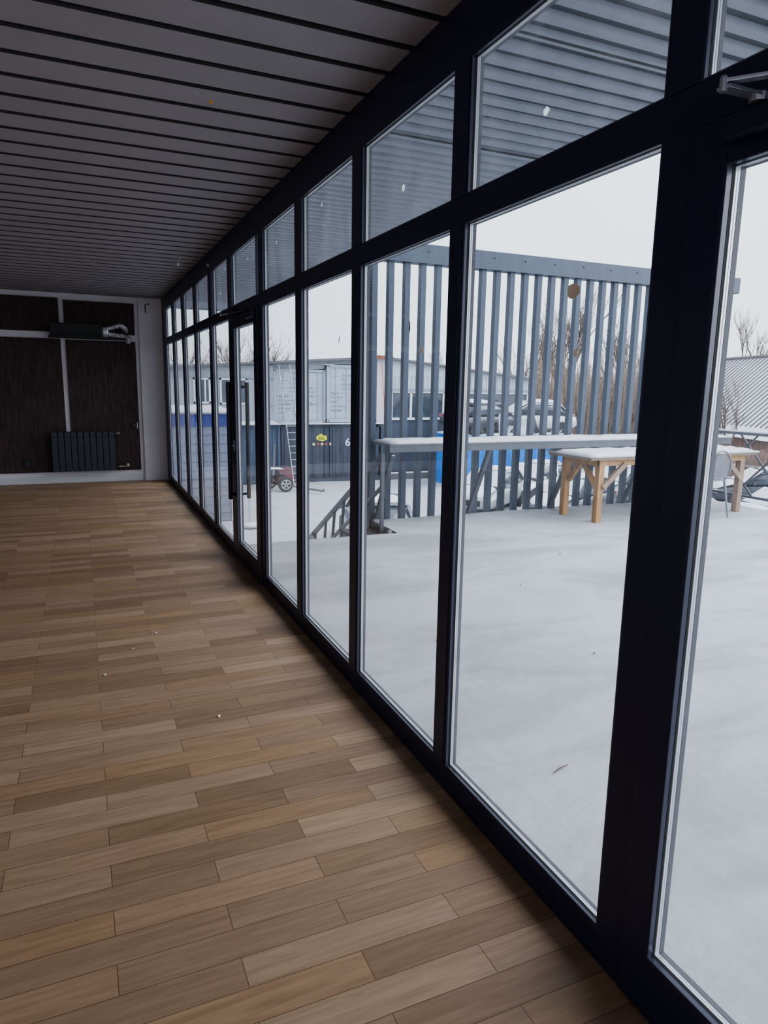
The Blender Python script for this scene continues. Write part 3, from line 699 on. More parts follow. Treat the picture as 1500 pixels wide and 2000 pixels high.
# the block of stacked containers opposite
c1 = container(8.11, 30.0, G, 2.43, 6.05, M['cont_slate'], 'lower slate grey container with a yellow sign on its doors', grp='stacked containers')
c2 = container(10.56, 30.0, G, 2.43, 6.05, M['cont_slate'], 'lower slate grey container with the pale figure six', grp='stacked containers')
c3 = container(7.80, 30.05, G + 2.62, 2.43, 6.05, M['cont_grey'], 'upper pale grey container behind the ladder', grp='stacked containers')
c4 = container(10.25, 29.95, G + 2.68, 2.43, 6.05, M['cont_grey'], 'upper pale grey container above the figure six', grp='stacked containers')
c3.scale = (1, 1, .93)
c5 = container(2.0, 29.9, G, 6.05, 2.43, M['cont_teal'], 'blue grey ribbed container side-on, left of the ladder', doors=False, side=True, grp='stacked containers')
# door stencils
def marks(c, pts, m=M['mark']):
    mb = MB()
    for (x, z, w, h) in pts: mb.box(x, x + w, .018, .032, z, z + h)
    mb.build('stencil_marks', m, c)
rr = random.Random(5)
for c in (c3, c4):
    pts = []
    for row in range(9):
        z = 2.1 - row * .2; x = .75 if row < 4 else .25
        for k in range(rr.randint(3, 7)):
            w = rr.uniform(.03, .12); pts.append((x, z, w, rr.uniform(.05, .11))); x += w + rr.uniform(.02, .05)
        x = 1.35
        for k in range(rr.randint(2, 6)):
            w = rr.uniform(.03, .12); pts.append((x, z, w, rr.uniform(.04, .10))); x += w + rr.uniform(.02, .06)
    marks(c, pts)
def text_mesh(s, size, m, name, parent, loc):
    cu = bpy.data.curves.new(name, 'FONT'); cu.body = s; cu.size = size; cu.extrude = .004; cu.align_x = 'CENTER'; cu.align_y = 'CENTER'; cu.offset = size * .02
    t = bpy.data.objects.new(name, cu); COL.objects.link(t)
    dg = bpy.context.evaluated_depsgraph_get(); me = bpy.data.meshes.new_from_object(t.evaluated_get(dg))
    bpy.data.objects.remove(t); me.materials.clear(); me.materials.append(m)
    o = bpy.data.objects.new(name, me); COL.objects.link(o); o.parent = parent; o.location = loc; o.rotation_euler = (PI / 2, 0, 0)
    return o
text_mesh('6', .50, M['six'], 'number_six', c2, (0.73, -.014, 1.74))
# yellow cloud-shaped sign with two dark lines of writing and the pictogram row
sg = MB()
poly = [(-.26, -.06), (-.24, .10), (-.14, .13), (-.09, .20), (.03, .20), (.07, .12), (.24, .11), (.26, -.10), (.16, -.14), (.05, -.19), (-.08, -.15), (-.18, -.13)]
sg.prism([(x + 1.90, z * .85 + 1.98) for x, z in poly], -.012, .0)
sg.build('yellow_sign', M['yellow'], c1)
w_ = MB()
x = -.14
for k in range(6): w_.box(1.90 + x, 1.90 + x + .028, -.018, -.012, 1.99, 2.03); x += .042
x = -.17
for k in range(8): w_.box(1.90 + x, 1.90 + x + .032, -.018, -.012, 1.91, 1.95); x += .042
w_.build('sign_writing', M['sign_black'], c1)
for k, (xx, m_) in enumerate(((1.46, M['icon']), (1.67, M['icon_r']), (1.86, M['icon']), (2.06, M['icon_r']), (2.28, M['icon']))):
    MB().box(xx, xx + (.13 if k < 4 else .08), -.010, .0, 1.63, 1.75).build('pictogram', m_, c1)
# snow ledge on the lower row
o = snow_slab(8.0, 13.0, 29.78, 30.02, G + 2.60, .05, 21, .2).build('snow_ledge', M['cap_snow'], smooth=True); tag(o, 'thin line of snow on the ledge between stacked containers', 'snow', kind='stuff')
o = snow_slab(2.0, 8.0, 29.6, 30.0, G + 2.60, .13, 22, .2, .2, .12).build('snow_ledge', M['cap_snow'], smooth=True); tag(o, 'ragged snow on top of the blue grey container', 'snow', kind='stuff')
tag(MB().box(8.2, 13.0, 29.7, 29.95, G - .02, G + .14).build('kerb_beam', M['cont_slate']), 'low dark beam at the foot of the slate containers', 'beam')

# office cabin on the upper level, with windows
cb = empty('office_cabin', (2.0, 30.0, G + 2.60)); tag(cb, 'grey upper cabin with white-framed windows left of the containers', 'building')
MB().box(-2.0, 5.78, 0, 6, 0, 2.55).build('wall', M['cab_wall'], cb)
for (x0, x1, z0, z1) in ((2.35, 3.05, .92, 1.98), (3.45, 4.62, .88, 1.98)):
    MB().ring(0, 1, 0, 1, .1, 0, 1) if False else None
    w_ = MB(); w_.box(x0, x1, -.05, 0, z0, z0 + .07).box(x0, x1, -.05, 0, z1 - .07, z1).box(x0, x0 + .07, -.05, 0, z0, z1).box(x1 - .07, x1, -.05, 0, z0, z1).box((x0 + x1) / 2 + .1, (x0 + x1) / 2 + .16, -.045, 0, z0, z1)
    w = w_.build('window', M['white'], cb); MB().box(x0 + .07, x1 - .07, -.012, -.004, z0 + .07, z1 - .07).build('pane', M['dark_glass'], w)
MB().tube([(5.0, -.06, 0), (5.0, -.06, 2.5)], .03, 8).tube([(5.0, -.06, 2.0), (5.8, -.06, 2.0)], .02, 6).tube([(5.0, -.06, .85), (5.8, -.06, .85)], .02, 6).build('drain_pipe', M['mark'], cb)
MB().box(-2.0, 5.78, -.06, 0, 2.0, 2.12).build('wall_band', M['mark'], cb)
# long low gable roof over everything
rf = empty('shed_roof', (0, 29.7, 0)); tag(rf, 'long low-pitched roof edge running over containers and workshop', 'roof')
MB().prism([(-1, 1.80), (12.95, 2.80), (21.4, 1.95), (21.4, 1.86), (12.95, 2.70), (-1, 1.70)], 0, 7.0).build('roof_sheet', M['roof_edge'], rf)
MB().prism([(-1, 1.70), (12.95, 2.70), (12.95, 2.40), (10.2, 2.36), (10.2, 2.15), (-1, 2.10 - .65)], .45, .55).build('gable_board', M['cab_wall'], rf)
MB().box(12.4, 13.4, -.03, .0, 2.66, 2.82).build('ridge_cap', M['rust'], rf)

# workshop with the window band, right of the containers
wk = empty('workshop', (13.05, 30.0, G)); tag(wk, 'pale clad workshop with a long window band behind the slat screen', 'building')
b = MB(); corrug_wall(b, .42, 8.2, 4.25, 4.85, 0, .22, .04); b.box(.42, 8.2, .05, 6, 4.2, 4.85); b.build('upper_cladding', M['pale_clad'], wk)
b = MB(); b.prism([(.42, 4.85), (8.2, 4.85), (8.2, 4.86), (.42, 5.62)], 0.02, .1); b.build('gable_cladding', M['pale_clad'], wk)
MB().box(-.32, .42, -.02, 6, 2.6, 5.7).build('pink_cladding', M['pink'], wk)
MB().box(-.32, 4.2, .0, 6, 0, 2.76).build('lower_wall', M['slate_wall'], wk)
MB().box(4.2, 8.2, .3, 6, 0, 2.6).build('lower_wall', M['slate_wall'], wk)
MB().box(.42, 8.25, -.08, .1, 4.12, 4.27).build('lintel_band', M['mark'], wk)
w_ = MB(); w_.box(.40, 8.25, -.06, .04, 4.06, 4.12).box(.40, 5.2, -.10, .04, 2.78, 2.88)
for xx in (.40, 1.42, 3.2, 5.15, 6.9): w_.box(xx, xx + .09, -.06, .04, 2.8, 4.1)
w_.box(7.75, 8.2, -.06, .04, 3.45, 3.53).box(7.75, 7.82, -.06, .04, 3.5, 4.1).box(8.13, 8.2, -.06, .04, 3.5, 4.1)
w = w_.build('window_band', M['white'], wk); MB().box(.45, 8.2, .02, .05, 2.8, 4.1).build('pane', M['dark_glass'], w)
MB().tube([(-.10, -.05, 5.4), (.02, -.06, 4.0), (.10, -.06, 2.7)], .012, 5).build('red_cord', M['red'], wk)
tag(snow_slab(13.0, 18.0, 29.5, 29.7, G + .25, .06, 23, .2).build('snow_ledge', M['cap_snow'], smooth=True), 'snow on the low kerb in front of the workshop', 'snow', kind='stuff')
tag(MB().box(13.0, 18.0, 29.5, 29.7, G - .02, G + .25).build('concrete_kerb', M['roof_edge']), 'low kerb in front of the workshop wall', 'kerb')

# kiosk with blue band and lap siding
k = empty('kiosk', (0.2, 22.0, G)); tag(k, 'small grey lap-sided kiosk with a blue sign band and snowy roof', 'kiosk')
b = MB()
for i in range(11):
    z = i * .278; b.prism([(0, z), (-.03, z), (-.005, z + .278), (0, z + .278)], 0, 4.15, 'x')
b.box(0, 4.15, 0, 2.6, 0, 3.06); b.build('siding', M['siding'], k)
MB().box(-.02, 4.17, -.06, 0, 3.06, 3.43).build('sign_band', M['blue_sign'], k)
MB().prism([(.05, 3.43), (4.2, 3.43), (4.2, 3.47), (.05, 3.47)], -.15, 2.7).build('roof', M['siding'], k)
snow_slab(0, 4.2, -.15, 2.7, 3.47, .14, 31, .2, .4, .08).build('snow_layer', M['cap_snow'], k, smooth=True)
MB().box(4.08, 4.17, -.05, 0.0, 0, 3.06).build('corner_trim', M['white'], k)

# ladder
ld = empty('ladder', (8.3, 29.2, G)); tag(ld, 'long aluminium ladder leaning on the upper grey container', 'ladder')
A = Vector((-.05, -.75, 0)); B = Vector((-.33, .72, 5.45)); W = Vector((.50, 0, 0))
MB().beam(A, B, .03, .07, (0, 1, 0)).build('stile', M['steel'], ld); MB().beam(A + W, B + W, .03, .07, (0, 1, 0)).build('stile', M['steel'], ld)
for i in range(1, 19):
    p = A.lerp(B, i / 19); MB().tube([p, p + W], .014, 6).build('rung', M['steel'], ld)
# car trailer / dolly with wheel
tr = empty('car_trailer', (7.55, 27.3, G)); tag(tr, 'snow-dusted trailer with a spoked wheel and long drawbar by the ladder', 'trailer')
def wheel(c, r, w, parent, axis='y'):
    o = MB().lathe([(r * .62, -w / 2), (r * .95, -w / 2), (r, -w / 3), (r, w / 3), (r * .95, w / 2), (r * .62, w / 2)], c, axis, 22).build('wheel', M['tyre'], parent, smooth=False)
    h = MB()
    for q in range(22):
        t0, t1 = 2 * PI * q / 22, 2 * PI * (q + 1) / 22; rr_ = r * .62
        p0, p1 = (math.cos(t0) * rr_, math.sin(t0) * rr_), (math.cos(t1) * rr_, math.sin(t1) * rr_)
        if axis == 'y': h.beam((c[0] + p0[0], c[1] - w / 2 + .01, c[2] + p0[1]), (c[0] + p1[0], c[1] - w / 2 + .01, c[2] + p1[1]), .03, .04, (0, 1, 0))
    for q in range(5):
        a = 2 * PI * q / 5 + .3
        if axis == 'y': h.beam((c[0], c[1] - w / 2 + .01, c[2]), (c[0] + math.cos(a) * r * .6, c[1] - w / 2 + .01, c[2] + math.sin(a) * r * .6), r * .16, .03, (0, 1, 0))
        else: h.beam((c[0] - w / 2 + .01, c[1], c[2]), (c[0] - w / 2 + .01, c[1] + math.cos(a) * r * .6, c[2] + math.sin(a) * r * .6), r * .16, .03, (1, 0, 0))
    h.build('rim', M['alloy'], o)
    return o
wheel((0, 0, .30), .31, .20, tr); wheel((-.45, .9, .30), .29, .20, tr)
MB().beam((.1, 0, .32), (-.8, .9, .32), .10, .10).beam((-.5, .2, .36), (-.6, 2.2, .36), .08, .10).build('axle_frame', M['tyre'], tr)
MB().beam((.2, -.25, .26), (1.25, -1.1, .12), .07, .07).lathe([(.05, 0), (.05, .1)], (1.27, -1.12, .1), 'z', 10).build('drawbar', M['roof_edge'], tr)
a = [(-.62 + .55 * (1 - math.cos(PI * i / 10)) * .5 - .1, .35, .55 + .38 * math.sin(PI * i / 10)) for i in range(11)]
fm = MB()
for i in range(10):
    fm.beam(a[i], a[i + 1], .5, .02, (0, 0, 1))
fm.build('mudguard', M['tyre'], tr)
snow_slab(-.62, -.05, .1, .6, .92, .05, 33, .1, .2).build('snow_layer', M['cap_snow'], tr, smooth=True)
tag(MB().beam((7.35, 28.6, G + .05), (7.75, 29.75, G + 1.75), .08, .03).build('plank', M['roof_edge']), 'grey plank leaning on the blue grey container', 'plank')
tag(MB().box(7.75, 8.45, 29.1, 29.6, G, G + .7).box(7.72, 8.48, 29.07, 29.63, G + .66, G + .72).box(7.75, 8.45, 29.085, 29.1, G + .3, G + .36).build('crate', M['redbrown'], bevel=.01), 'dull red crate behind the foot of the ladder', 'crate')
o = empty('yard_post', (4.6, 20.8, G)); tag(o, 'slim post on a round snowy base in the yard by the far door', 'post')
MB().lathe([(.30, 0), (.30, .05), (.10, .10), (.035, .12), (.035, 1.9), (.0, 1.92)], (0, 0, 0), 'z', 18).build('pole', M['cont_grey'], o, smooth=False)
MB().lathe([(.32, .05), (.30, .09), (.12, .13), (.04, .14)], (0, 0, 0), 'z', 18).build('snow_layer', M['cap_snow'], o, smooth=True)

# blue container with a scrap heap on it
bc = container(15.0, 26.0, G, 6.06, 2.43, M['cont_blue'], 'bright blue container seen through the slat screen', doors=False, side=True)
snow_slab(0, 6.06, 0, 2.43, 2.59, .08, 41, .25).build('snow_layer', M['cap_snow'], bc, smooth=True)
bc.scale = (1, 1, .88)

# ------------------------------------------------------------------ cars
def loft(stations, m, name, parent, sub=1, k=None):
    """stations: (x, [(y,z)...]) closed sections"""
    mb = MB(); n = len(stations[0][1])
    for x, sec in stations:
        for (y, z) in sec: mb.v.append((x, y, z))
    for i in range(len(stations) - 1):
        for j in range(n): mb.face([i * n + j, i * n + (j + 1) % n, (i + 1) * n + (j + 1) % n, (i + 1) * n + j])
    mb.face([j for j in range(n)]); e = (len(stations) - 1) * n; mb.face([e + j for j in range(n)])
    o = mb.build(name, m, parent, smooth=True)
    if sub: s = o.modifiers.new('s', 'SUBSURF'); s.levels = sub; s.render_levels = sub
    return o
def sec(hw, zb, zt, crown=.02):
    return [(-hw * .92, zb), (-hw, zb + (zt - zb) * .3), (-hw * .98, zb + (zt - zb) * .75), (-hw * .88, zt), (0, zt + crown), (hw * .88, zt), (hw * .98, zb + (zt - zb) * .75), (hw, zb + (zt - zb) * .3), (hw * .92, zb), (0, zb)]
def make_car(paintm, loc, rot, lab, snow=.07, tall=0.0, tilt=0.0, grp='cars in the yard', name='parked_car'):
    c = empty(name, loc, rot); c.rotation_euler = (tilt, 0, rot); tag(c, lab, 'car', grp)
    L = 2.1; hw = .86; T = tall
    body = [(-L, sec(hw * .80, .42, .72)), (-L + .08, sec(hw * .93, .28, .86)), (-1.5, sec(hw, .22, .93 + T * .2)), (-.9, sec(hw, .2, .95 + T * .2)), (0, sec(hw, .2, .95 + T * .2)), (.8, sec(hw, .2, .94 + T * .1)),
            (1.35, sec(hw * .98, .22, .86)), (1.85, sec(hw * .94, .26, .76)), (L - .04, sec(hw * .84, .30, .66)), (L, sec(hw * .74, .40, .58))]
    loft(body, paintm, 'body', c)
    def cs(w0, w1, z0, z1): return [(-w0, z0), (-w1, z1), (0, z1 + .02), (w1, z1), (w0, z0)]
    zt = 1.40 + T
    gh = [(-1.75, cs(hw * .84, hw * .80, .90, .93)), (-1.20, cs(hw * .88, hw * .72, .92, zt - .05)), (-.5, cs(hw * .90, hw * .74, .93, zt)), (.25, cs(hw * .90, hw * .74, .93, zt - .01)), (1.05, cs(hw * .88, hw * .84, .90, .93))]
    loft(gh, M['dark_glass'], 'windows', c, 0)
    pr = MB()
    for s in (-1, 1):
        pr.beam((1.03, s * hw * .87, .93), (.28, s * hw * .745, zt - .01), .05, .04).beam((-.42, s * hw * .90, .92), (-.45, s * hw * .745, zt), .07, .035).beam((-1.25, s * hw * .725, zt - .05), (-1.78, s * hw * .83, .92), .09, .04)
    pr.build('pillars', paintm, c)
    loft([(-1.30, cs(hw * .73, hw * .68, zt - .06, zt - .02)), (-.5, cs(hw * .76, hw * .72, zt - .02, zt + .02)), (.30, cs(hw * .75, hw * .70, zt - .03, zt + .01))], paintm, 'roof', c, 0)
    for (x, s) in ((-1.28, -1), (-1.28, 1), (1.30, -1), (1.30, 1)): wheel((x, s * (hw - .07), .31), .31, .19, c)
    hl = MB()
    for s in (-1, 1): hl.box(L - .12, L - .01, s * .60 - .13, s * .60 + .13, .56, .68)
    hl.build('headlights', M['spacer'], c, bevel=.02)
    MB().box(L - .05, L + .012, -.38, .38, .40, .60).build('grille', M['black'], c, bevel=.01)
    tl = MB()
    for s in (-1, 1): tl.box(-L - .005, -L + .10, s * .62 - .12, s * .62 + .12, .66, .82)
    tl.build('tail_lights', M['redbrown'], c, bevel=.01)
    for s in (-1, 1): MB().box(.72, .84, s * (hw + .06) - .07, s * (hw + .06) + .07, .92, 1.05).build('mirror', paintm, c, bevel=.02)
    if snow:
        loft([(-1.32, cs(hw * .72, hw * .62, zt - .02, zt + snow * .6)), (-.5, cs(hw * .75, hw * .64, zt, zt + snow + .03)), (.34, cs(hw * .73, hw * .62, zt - .02, zt + snow * .7))], M['cap_snow'], 'roof_snow', c, 1)
        loft([(.98, cs(hw * .84, hw * .78, .92, .99)), (1.4, cs(hw * .85, hw * .78, .83, .90 + snow * .6)), (1.8, cs(hw * .80, hw * .72, .74, .80 + snow * .5)), (2.04, cs(hw * .72, hw * .60, .62, .69))], M['cap_snow'], 'bonnet_snow', c, 1)
        loft([(-2.06, cs(hw * .80, hw * .70, .74, .80)), (-1.86, cs(hw * .84, hw * .74, .86, .97 + snow * .4)), (-1.66, cs(hw * .82, hw * .72, .92, 1.02 + snow * .4))], M['cap_snow'], 'boot_snow', c, 1)
        if snow > .06:
            ws = MB(); n = len(ws.v)
            for (x, y, z) in ((1.0, -hw * .84, .95), (1.0, hw * .84, .95), (.34, hw * .70, zt + .0), (.34, -hw * .70, zt + .0)): ws.v.append((x + .03, y, z + .02))
            ws.face([0, 1, 2, 3]); q = ws.build('windscreen_snow', M['cap_snow'], c); so = q.modifiers.new('s', 'SOLIDIFY'); so.thickness = .03
    return c
def head(a): return math.radians(a)
make_car(M['silver car paint'], (13.6, 21.2, G), head(218), 'silver car with a snowy bonnet nearest behind the slat screen', .10)
make_car(M['white car paint'], (16.6, 22.6, G), head(200), 'white snow-buried car behind the silver one', .12)
make_car(M['dark car paint'], (15.2, 18.6, G), head(205), 'dark car under snow close below the deck by the counter brace', .10)
make_car(M['slate car paint'], (19.4, 20.6, G), head(190), 'slate car half hidden behind the wooden table legs', .10)
make_car(M['white car paint'], (23.6, 22.2, G), head(184), 'white car under snow beyond the table', .12)
make_car(M['slate car paint'], (7.35, 17.2, G), head(76), 'grey car below the deck at the left end of the counter', .03)
make_car(M['teal car paint'], (20.0, 14.2, G), head(168), 'teal car roof showing above the deck at the right railing', .13)
make_car(M['dark car paint'], (24.2, 18.2, G), head(150), 'dark snow-laden car farther off beyond the right railing', .13)
make_car(M['dark car paint'], (16.8, 27.2, G + 2.33), head(15), 'wrecked dark car lying on the blue container', .08, tilt=.12, grp='wrecks on the blue container', name='wrecked_car')
make_car(M['white car paint'], (19.6, 27.4, G + 2.33), head(160), 'wrecked white car on the right end of the blue container', .12, tilt=-.10, grp='wrecks on the blue container', name='wrecked_car')
# loose scrap: bent panels on the container
rs = random.Random(12)
for k in range(6):
    x = 15.4 + k * .95; o = MB()
    p0 = Vector((x, 26.2, G + 2.33)); 
    o.beam(p0, p0 + Vector((rs.uniform(-.5, .5), .2, rs.uniform(.5, 1.1))), rs.uniform(.3, .6), .04).beam(p0 + Vector((.2, 0, .02)), p0 + Vector((rs.uniform(.3, .8), .1, rs.uniform(.3, .6))), .25, .05)
    q = o.build('scrap_panel', [M['cap_snow'], M['black'], M['cont_grey']][k % 3], bevel=.01)
    tag(q, 'bent car body panel lying on top of the blue container', 'scrap panel', 'scrap on the blue container')
tag(MB().box(17.2, 19.4, 24.3, 25.0, G, G + 1.0).box(17.15, 19.45, 24.25, 25.05, G + 1.0, G + 1.08).build('rusty_skip', M['rust'], bevel=.01), 'rusty brown skip in front of the blue container', 'skip')
g = empty('gas_canister', (14.95, 24.6, G)); tag(g, 'red canister standing in the snow before the blue container', 'canister')
MB().lathe([(.17, 0), (.18, .05), (.18, .85), (.14, 1.0), (.05, 1.06)], (0, 0, 0), 'z', 16).build('cylinder_body', M['red'], g, smooth=True)
MB().lathe([(.04, 1.05), (.04, 1.14), (.07, 1.15), (.07, 1.18)], (0, 0, 0), 'z', 12).build('valve', M['brass'], g)

# neighbour house with ribbed roof on the right, board fence under it
E0, E1 = Vector((38.2, 39.7, -1.0)), Vector((28.6, 16.9, -1.0)); OFF = Vector((4.6, -2.0, 4.65))
hs = empty('neighbour_house', (0, 0, 0)); tag(hs, 'neighbouring house with a snow-streaked ribbed roof at the right', 'house')
mb = MB(); mb.v = [tuple(E0), tuple(E1), tuple(E1 + OFF), tuple(E0 + OFF)]; mb.face([0, 1, 2, 3])
mb.build('roof', M['roof_metal'], hs)
rb = MB(); nn = 50
nrm = (E1 - E0).cross(OFF).normalized()
if nrm.z < 0: nrm = -nrm
for i in range(nn):
    a = E0.lerp(E1, i / nn) + nrm * .04; rb.beam(a + OFF * .12, a + OFF, .055, .05, tuple(nrm))
rb.build('roof_ribs', M['roof_rib'], hs)
MB().beam(E0 + OFF + Vector((0, 0, .05)), E1 + OFF + Vector((0, 0, .05)), .3, .12).build('ridge', M['roof_rib'], hs)
Bk = OFF * 2; Bk.z = 0
mb = MB(); mb.v = [tuple(E0 + OFF), tuple(E1 + OFF), tuple(E1 + Bk), tuple(E0 + Bk)]; mb.face([0, 3, 2, 1]); mb.build('roof_back', M['roof_metal'], hs)
mb = MB(); I = Vector((.5, -.2, 0))
for (p, q) in ((E0 + I, E1 + I), (E1 + I, E1 + Bk - I), (E1 + Bk - I, E0 + Bk - I), (E0 + Bk - I, E0 + I)):
    n = len(mb.v); mb.v += [(p.x, p.y, G), (q.x, q.y, G), (q.x, q.y, -1.0), (p.x, p.y, -1.0)]; mb.face([n, n + 1, n + 2, n + 3])
mb.build('wall', M['brown_board'], hs)
bf = empty('board_fence', (0, 0, 0)); tag(bf, 'brown weathered board fence with snowy rails before the neighbouring house', 'fence')
p, q = Vector((26.4, 25.0, G)), Vector((29.6, 13.0, G)); nb = 70
bd = MB()
for i in range(nb):
    a = p.lerp(q, i / nb); b2 = p.lerp(q, (i + .9) / nb); h = 1.75 + .12 * math.sin(i * 1.7)
    n = len(bd.v); bd.v += [tuple(a), tuple(b2), (b2.x, b2.y, G + h), (a.x, a.y, G + h), (a.x + .03, a.y, G), (b2.x + .03, b2.y, G), (b2.x + .03, b2.y, G + h), (a.x + .03, a.y, G + h)]
    for f_ in ((0, 1, 2, 3), (7, 6, 5, 4), (3, 2, 6, 7), (0, 3, 7, 4), (1, 5, 6, 2)): bd.face([n + j for j in f_])
bd.build('boards', M['brown_board'], bf)
for z in (.5, 1.1): MB().beam(p + Vector((-.05, 0, z)), q + Vector((-.05, 0, z)), .06, .08).build('rail', M['cap_snow'], bf)

# ------------------------------------------------------------------ bare trees and brush
def tree(x, y, h, m, lab, seed, spread=.45, kind='bare_tree', lv=4, n0=1, r0=None, grp=None, z=G):
    rnd = random.Random(seed); o = MB()
    def grow(p, d, l, r, lev):
        pts = [p]; rad = [r]; q = Vector(p); dd = Vector(d)
        ns = 3 if lev > 1 else 2
        for i in range(ns):
            dd = (dd + Vector((rnd.uniform(-.16, .16), rnd.uniform(-.16, .16), rnd.uniform(-.02, .12)))).normalized()
            q = q + dd * l / ns; pts.append(Vector(q)); rad.append(r * (1 - .45 * (i + 1) / ns))
        o.tube(pts, rad, 5 if lev >= lv - 1 else 3, False)
        if lev > 0:
            nb = rnd.randint(4, 6)
            for i in range(nb):
                t = rnd.uniform(.3, 1.0) if i else 1.0; k = min(int(t * ns), ns - 1); f = t * ns - k
                b = pts[k].lerp(pts[k + 1], f); a = rnd.uniform(0, 2 * PI)
                nd = (dd + Vector((math.cos(a), math.sin(a), rnd.uniform(-.1, .6))) * rnd.uniform(spread * .6, spread * 1.5)).normalized()
                grow(b, nd, l * rnd.uniform(.55, .78), r * .5, lev - 1)
    for i in range(n0):
        a = rnd.uniform(0, 2 * PI); d = Vector((math.cos(a) * .35, math.sin(a) * .35, 1)).normalized() if n0 > 1 else Vector((0, 0, 1))
        off = Vector((math.cos(a), math.sin(a), 0)) * (rnd.random() * .8 if n0 > 1 else 0)
        grow(off, d, h * .40, r0 or h * .018, lv)
    ob = o.build(kind, m, fix=False); ob.location = (x, y, z); tag(ob, lab, 'tree' if kind == 'bare_tree' else 'bush', grp)
    return ob
GT = 'bare trees beyond the yard'; GB = 'bare brush beyond the yard'
specs = [  # px-wise left to right
    (26.5, 38, 10.0, M['bark'], 'tall bare tree rising behind the right half of the slat screen', 1),
    (30.5, 40, 11.5, M['bark'], 'tallest bare tree behind the slat screen near its top beam', 2),
    (35.0, 39, 10.0, M['bark'], 'bare tree behind the right end of the slat screen', 3),
    (23.0, 41, 7.6, M['bark'], 'lower bare tree just right of the workshop roof end', 4),
    (29.6, 24.8, 5.4, M['bark'], 'bare tree in front of the neighbouring roof', 6)]
for (x, y, h, m, lab, sd) in specs: tree(x, y, h, m, lab, sd, grp=GT)
bl = [(23.8, 34.6, 5.0), (26.4, 34.6, 5.8), (30.2, 35.4, 6.2), (34.0, 36.0, 6.4)]
th = MB(); rt_ = random.Random(99)
for i in range(5200):
    yy = rt_.uniform(30.5, 38.5); u = rt_.uniform(0, 1); x = (.715 + .27 * u) * yy; hh = rt_.uniform(2.2, 4.6) * (1 + .25 * math.sin(x * 1.3)) * (.8 + .012 * yy)
    lx, ly = rt_.uniform(-.9, .9), rt_.uniform(-.6, .6); rr_ = rt_.uniform(.010, .026); th.m = rt_.choice((0, 0, 1, 2))
    th.tube([(x, yy, 0), (x + lx * .35, yy + ly * .35, hh * .5), (x + lx, yy + ly, hh)], [rr_, rr_ * .8, rr_ * .3], 3, False)
    for q in range(2):
        t = rt_.uniform(.35, .8); bx, by, bz = x + lx * t * .9, yy + ly * t * .9, hh * t; a = rt_.uniform(0, 2 * PI); l_ = rt_.uniform(.5, 1.1)
        th.tube([(bx, by, bz), (bx + math.cos(a) * l_ * .6, by + math.sin(a) * l_ * .6, bz + l_ * .7)], [rr_ * .6, rr_ * .2], 3, False)
o = th.build('undergrowth', [M['twig'], M['twig_red'], M['bark']], fix=False); o.location = (0, 0, G); tag(o, 'tangled leafless undergrowth filling the ground behind the slat screen', 'undergrowth', kind='stuff')
for i, (x, y, h) in enumerate(bl):
    tree(x, y, h, [M['twig'], M['twig_red'], M['twig']][i % 3], 'dense leafless brush in the thicket behind the slat screen', 20 + i, .40, 'bare_bush', 3, 6, .035, GB)
for i, (x, y, h) in enumerate(((9.6, 43, 6.2), (12.0, 45, 6.8), (14.4, 43, 6.6), (17.2, 45, 6.4))):
    tree(x, y, h, [M['twig'], M['twig_red']][i % 2], 'leafless brush tops showing above the container roof', 50 + i, .38, 'bare_bush', 3, 7, .03, 'brush behind the containers')
for i, (x, y, h, lab) in enumerate(((5.2, 38, 7.0, 'small bare tree above the cabin roof, seen past the far door'), (7.9, 40, 7.6, 'bare tree crown above the roof in the far door glass'), (9.8, 38, 7.2, 'bare tree above the ladder top'))):
    tree(x, y, h, M['bark'], lab, 70 + i, .5, grp=GT)
for i, (x, y, h) in enumerate(((25.6, 22.5, 2.4), (26.0, 20.0, 2.4), (26.6, 17.5, 2.4), (25.0, 25.0, 2.6))):
    tree(x, y, h, [M['twig'], M['bark']][i % 2], 'leafless shrub along the brown board fence', 80 + i, .45, 'bare_bush', 3, 5, .02, 'shrubs along the board fence')
for i, (x, y, h) in enumerate(((58, 46.0, 11.5), (61, 40.5, 12), (64, 36, 12), (56, 51.5, 11.5))):
    tree(x, y, h, M['bark'], 'bare tree top rising over the ridge of the neighbouring roof', 90 + i, .4, grp='trees over the ridge')

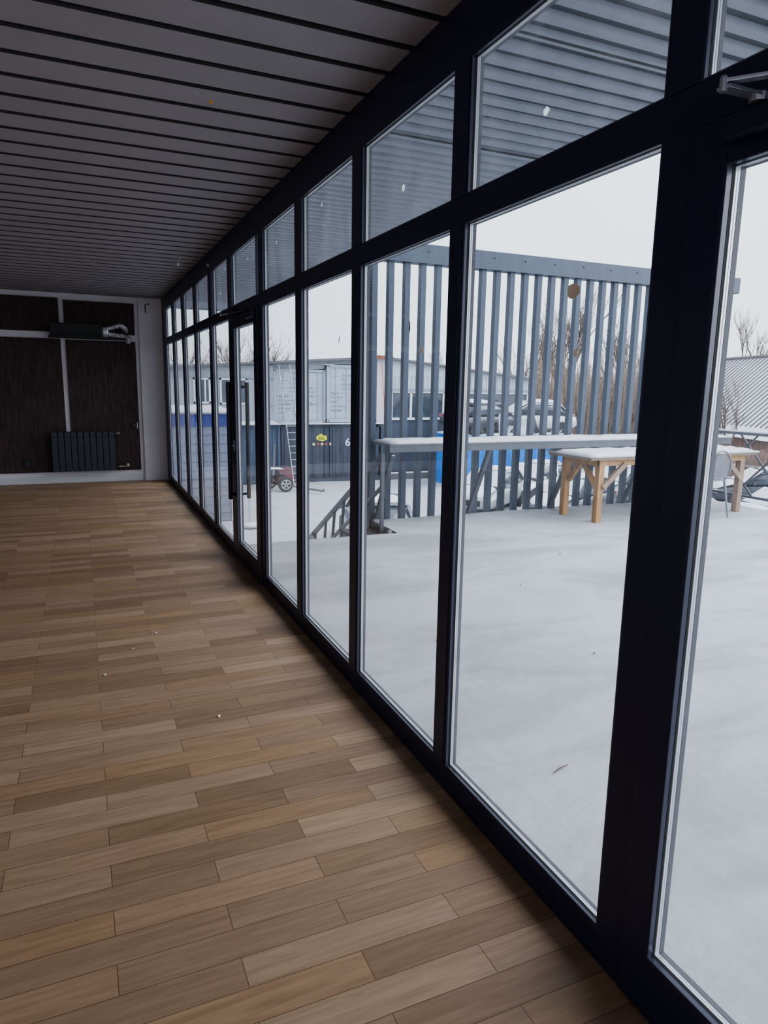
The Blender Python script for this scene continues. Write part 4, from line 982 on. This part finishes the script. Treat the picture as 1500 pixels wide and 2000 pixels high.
# ------------------------------------------------------------------ light, world, camera
w = bpy.data.worlds.new('overcast sky'); SC.world = w; w.use_nodes = True
nt = w.node_tree; N = nt.nodes; L = nt.links; bg = N['Background']
tc = N.new('ShaderNodeTexCoord'); sp = N.new('ShaderNodeSeparateXYZ'); L.new(tc.outputs['Generated'], sp.inputs[0])
rp = N.new('ShaderNodeValToRGB'); e = rp.color_ramp.elements
e[0].position = 0.0; e[0].color = (0.78, 0.83, 0.93, 1); e[1].position = 1.0; e[1].color = (0.97, 1.03, 1.17, 1)
a = e.new(.45); a.color = (0.89, 0.94, 1.04, 1)
mr = N.new('ShaderNodeMapRange'); mr.inputs['From Min'].default_value = -.1; mr.inputs['From Max'].default_value = 1; L.new(sp.outputs['Z'], mr.inputs['Value']); L.new(mr.outputs[0], rp.inputs['Fac'])
L.new(rp.outputs['Color'], bg.inputs['Color']); bg.inputs['Strength'].default_value = SKY = 0.9
sun = bpy.data.lights.new('fill_sun', 'SUN'); sun.energy = 1.7; sun.angle = math.radians(70); sun.color = (.97, .985, 1)  # low broad sun added under the overcast sky to brighten the room
so_ = bpy.data.objects.new('fill_sun', sun); COL.objects.link(so_); so_.rotation_euler = Vector((-.80, .34, -.50)).to_track_quat('-Z', 'Y').to_euler()
# sky portal in the plane of the glazing
pl = bpy.data.lights.new('sky_portal', 'AREA'); pl.shape = 'RECTANGLE'; pl.size = 2.5; pl.size_y = 14.6; pl.cycles.is_portal = True
po = bpy.data.objects.new('sky_portal', pl); COL.objects.link(po); po.location = (XO + .02, 3.4, 1.3); po.rotation_euler = (0, math.radians(90), 0)

cam = bpy.data.cameras.new('camera'); co = bpy.data.objects.new('camera', cam); COL.objects.link(co); SC.camera = co
cam.sensor_fit = 'VERTICAL'; cam.sensor_height = 36.0; cam.sensor_width = 27.0; cam.lens = 1335.45 / 2000 * 36.0; cam.clip_start = .02; cam.clip_end = 400
yaw, pit, rol = map(math.radians, (23.765, 10.557, 0.977))
fw = Vector((math.sin(yaw) * math.cos(pit), math.cos(yaw) * math.cos(pit), -math.sin(pit)))
rt = Vector((math.cos(yaw), -math.sin(yaw), 0)); up = rt.cross(fw)
r2 = math.cos(rol) * rt + math.sin(rol) * up; u2 = -math.sin(rol) * rt + math.cos(rol) * up
R = Matrix((r2, u2, -fw)).transposed().to_4x4(); co.matrix_world = Matrix.Translation((0, 0, 1.5)) @ R

SC.view_settings.view_transform = 'AgX'; SC.view_settings.look = 'AgX - Medium High Contrast'; SC.view_settings.exposure = 1.25
SC.cycles.use_denoising = True; SC.cycles.max_bounces = 10; SC.cycles.diffuse_bounces = 5; SC.cycles.transparent_max_bounces = 24
SC.cycles.sample_clamp_indirect = 8
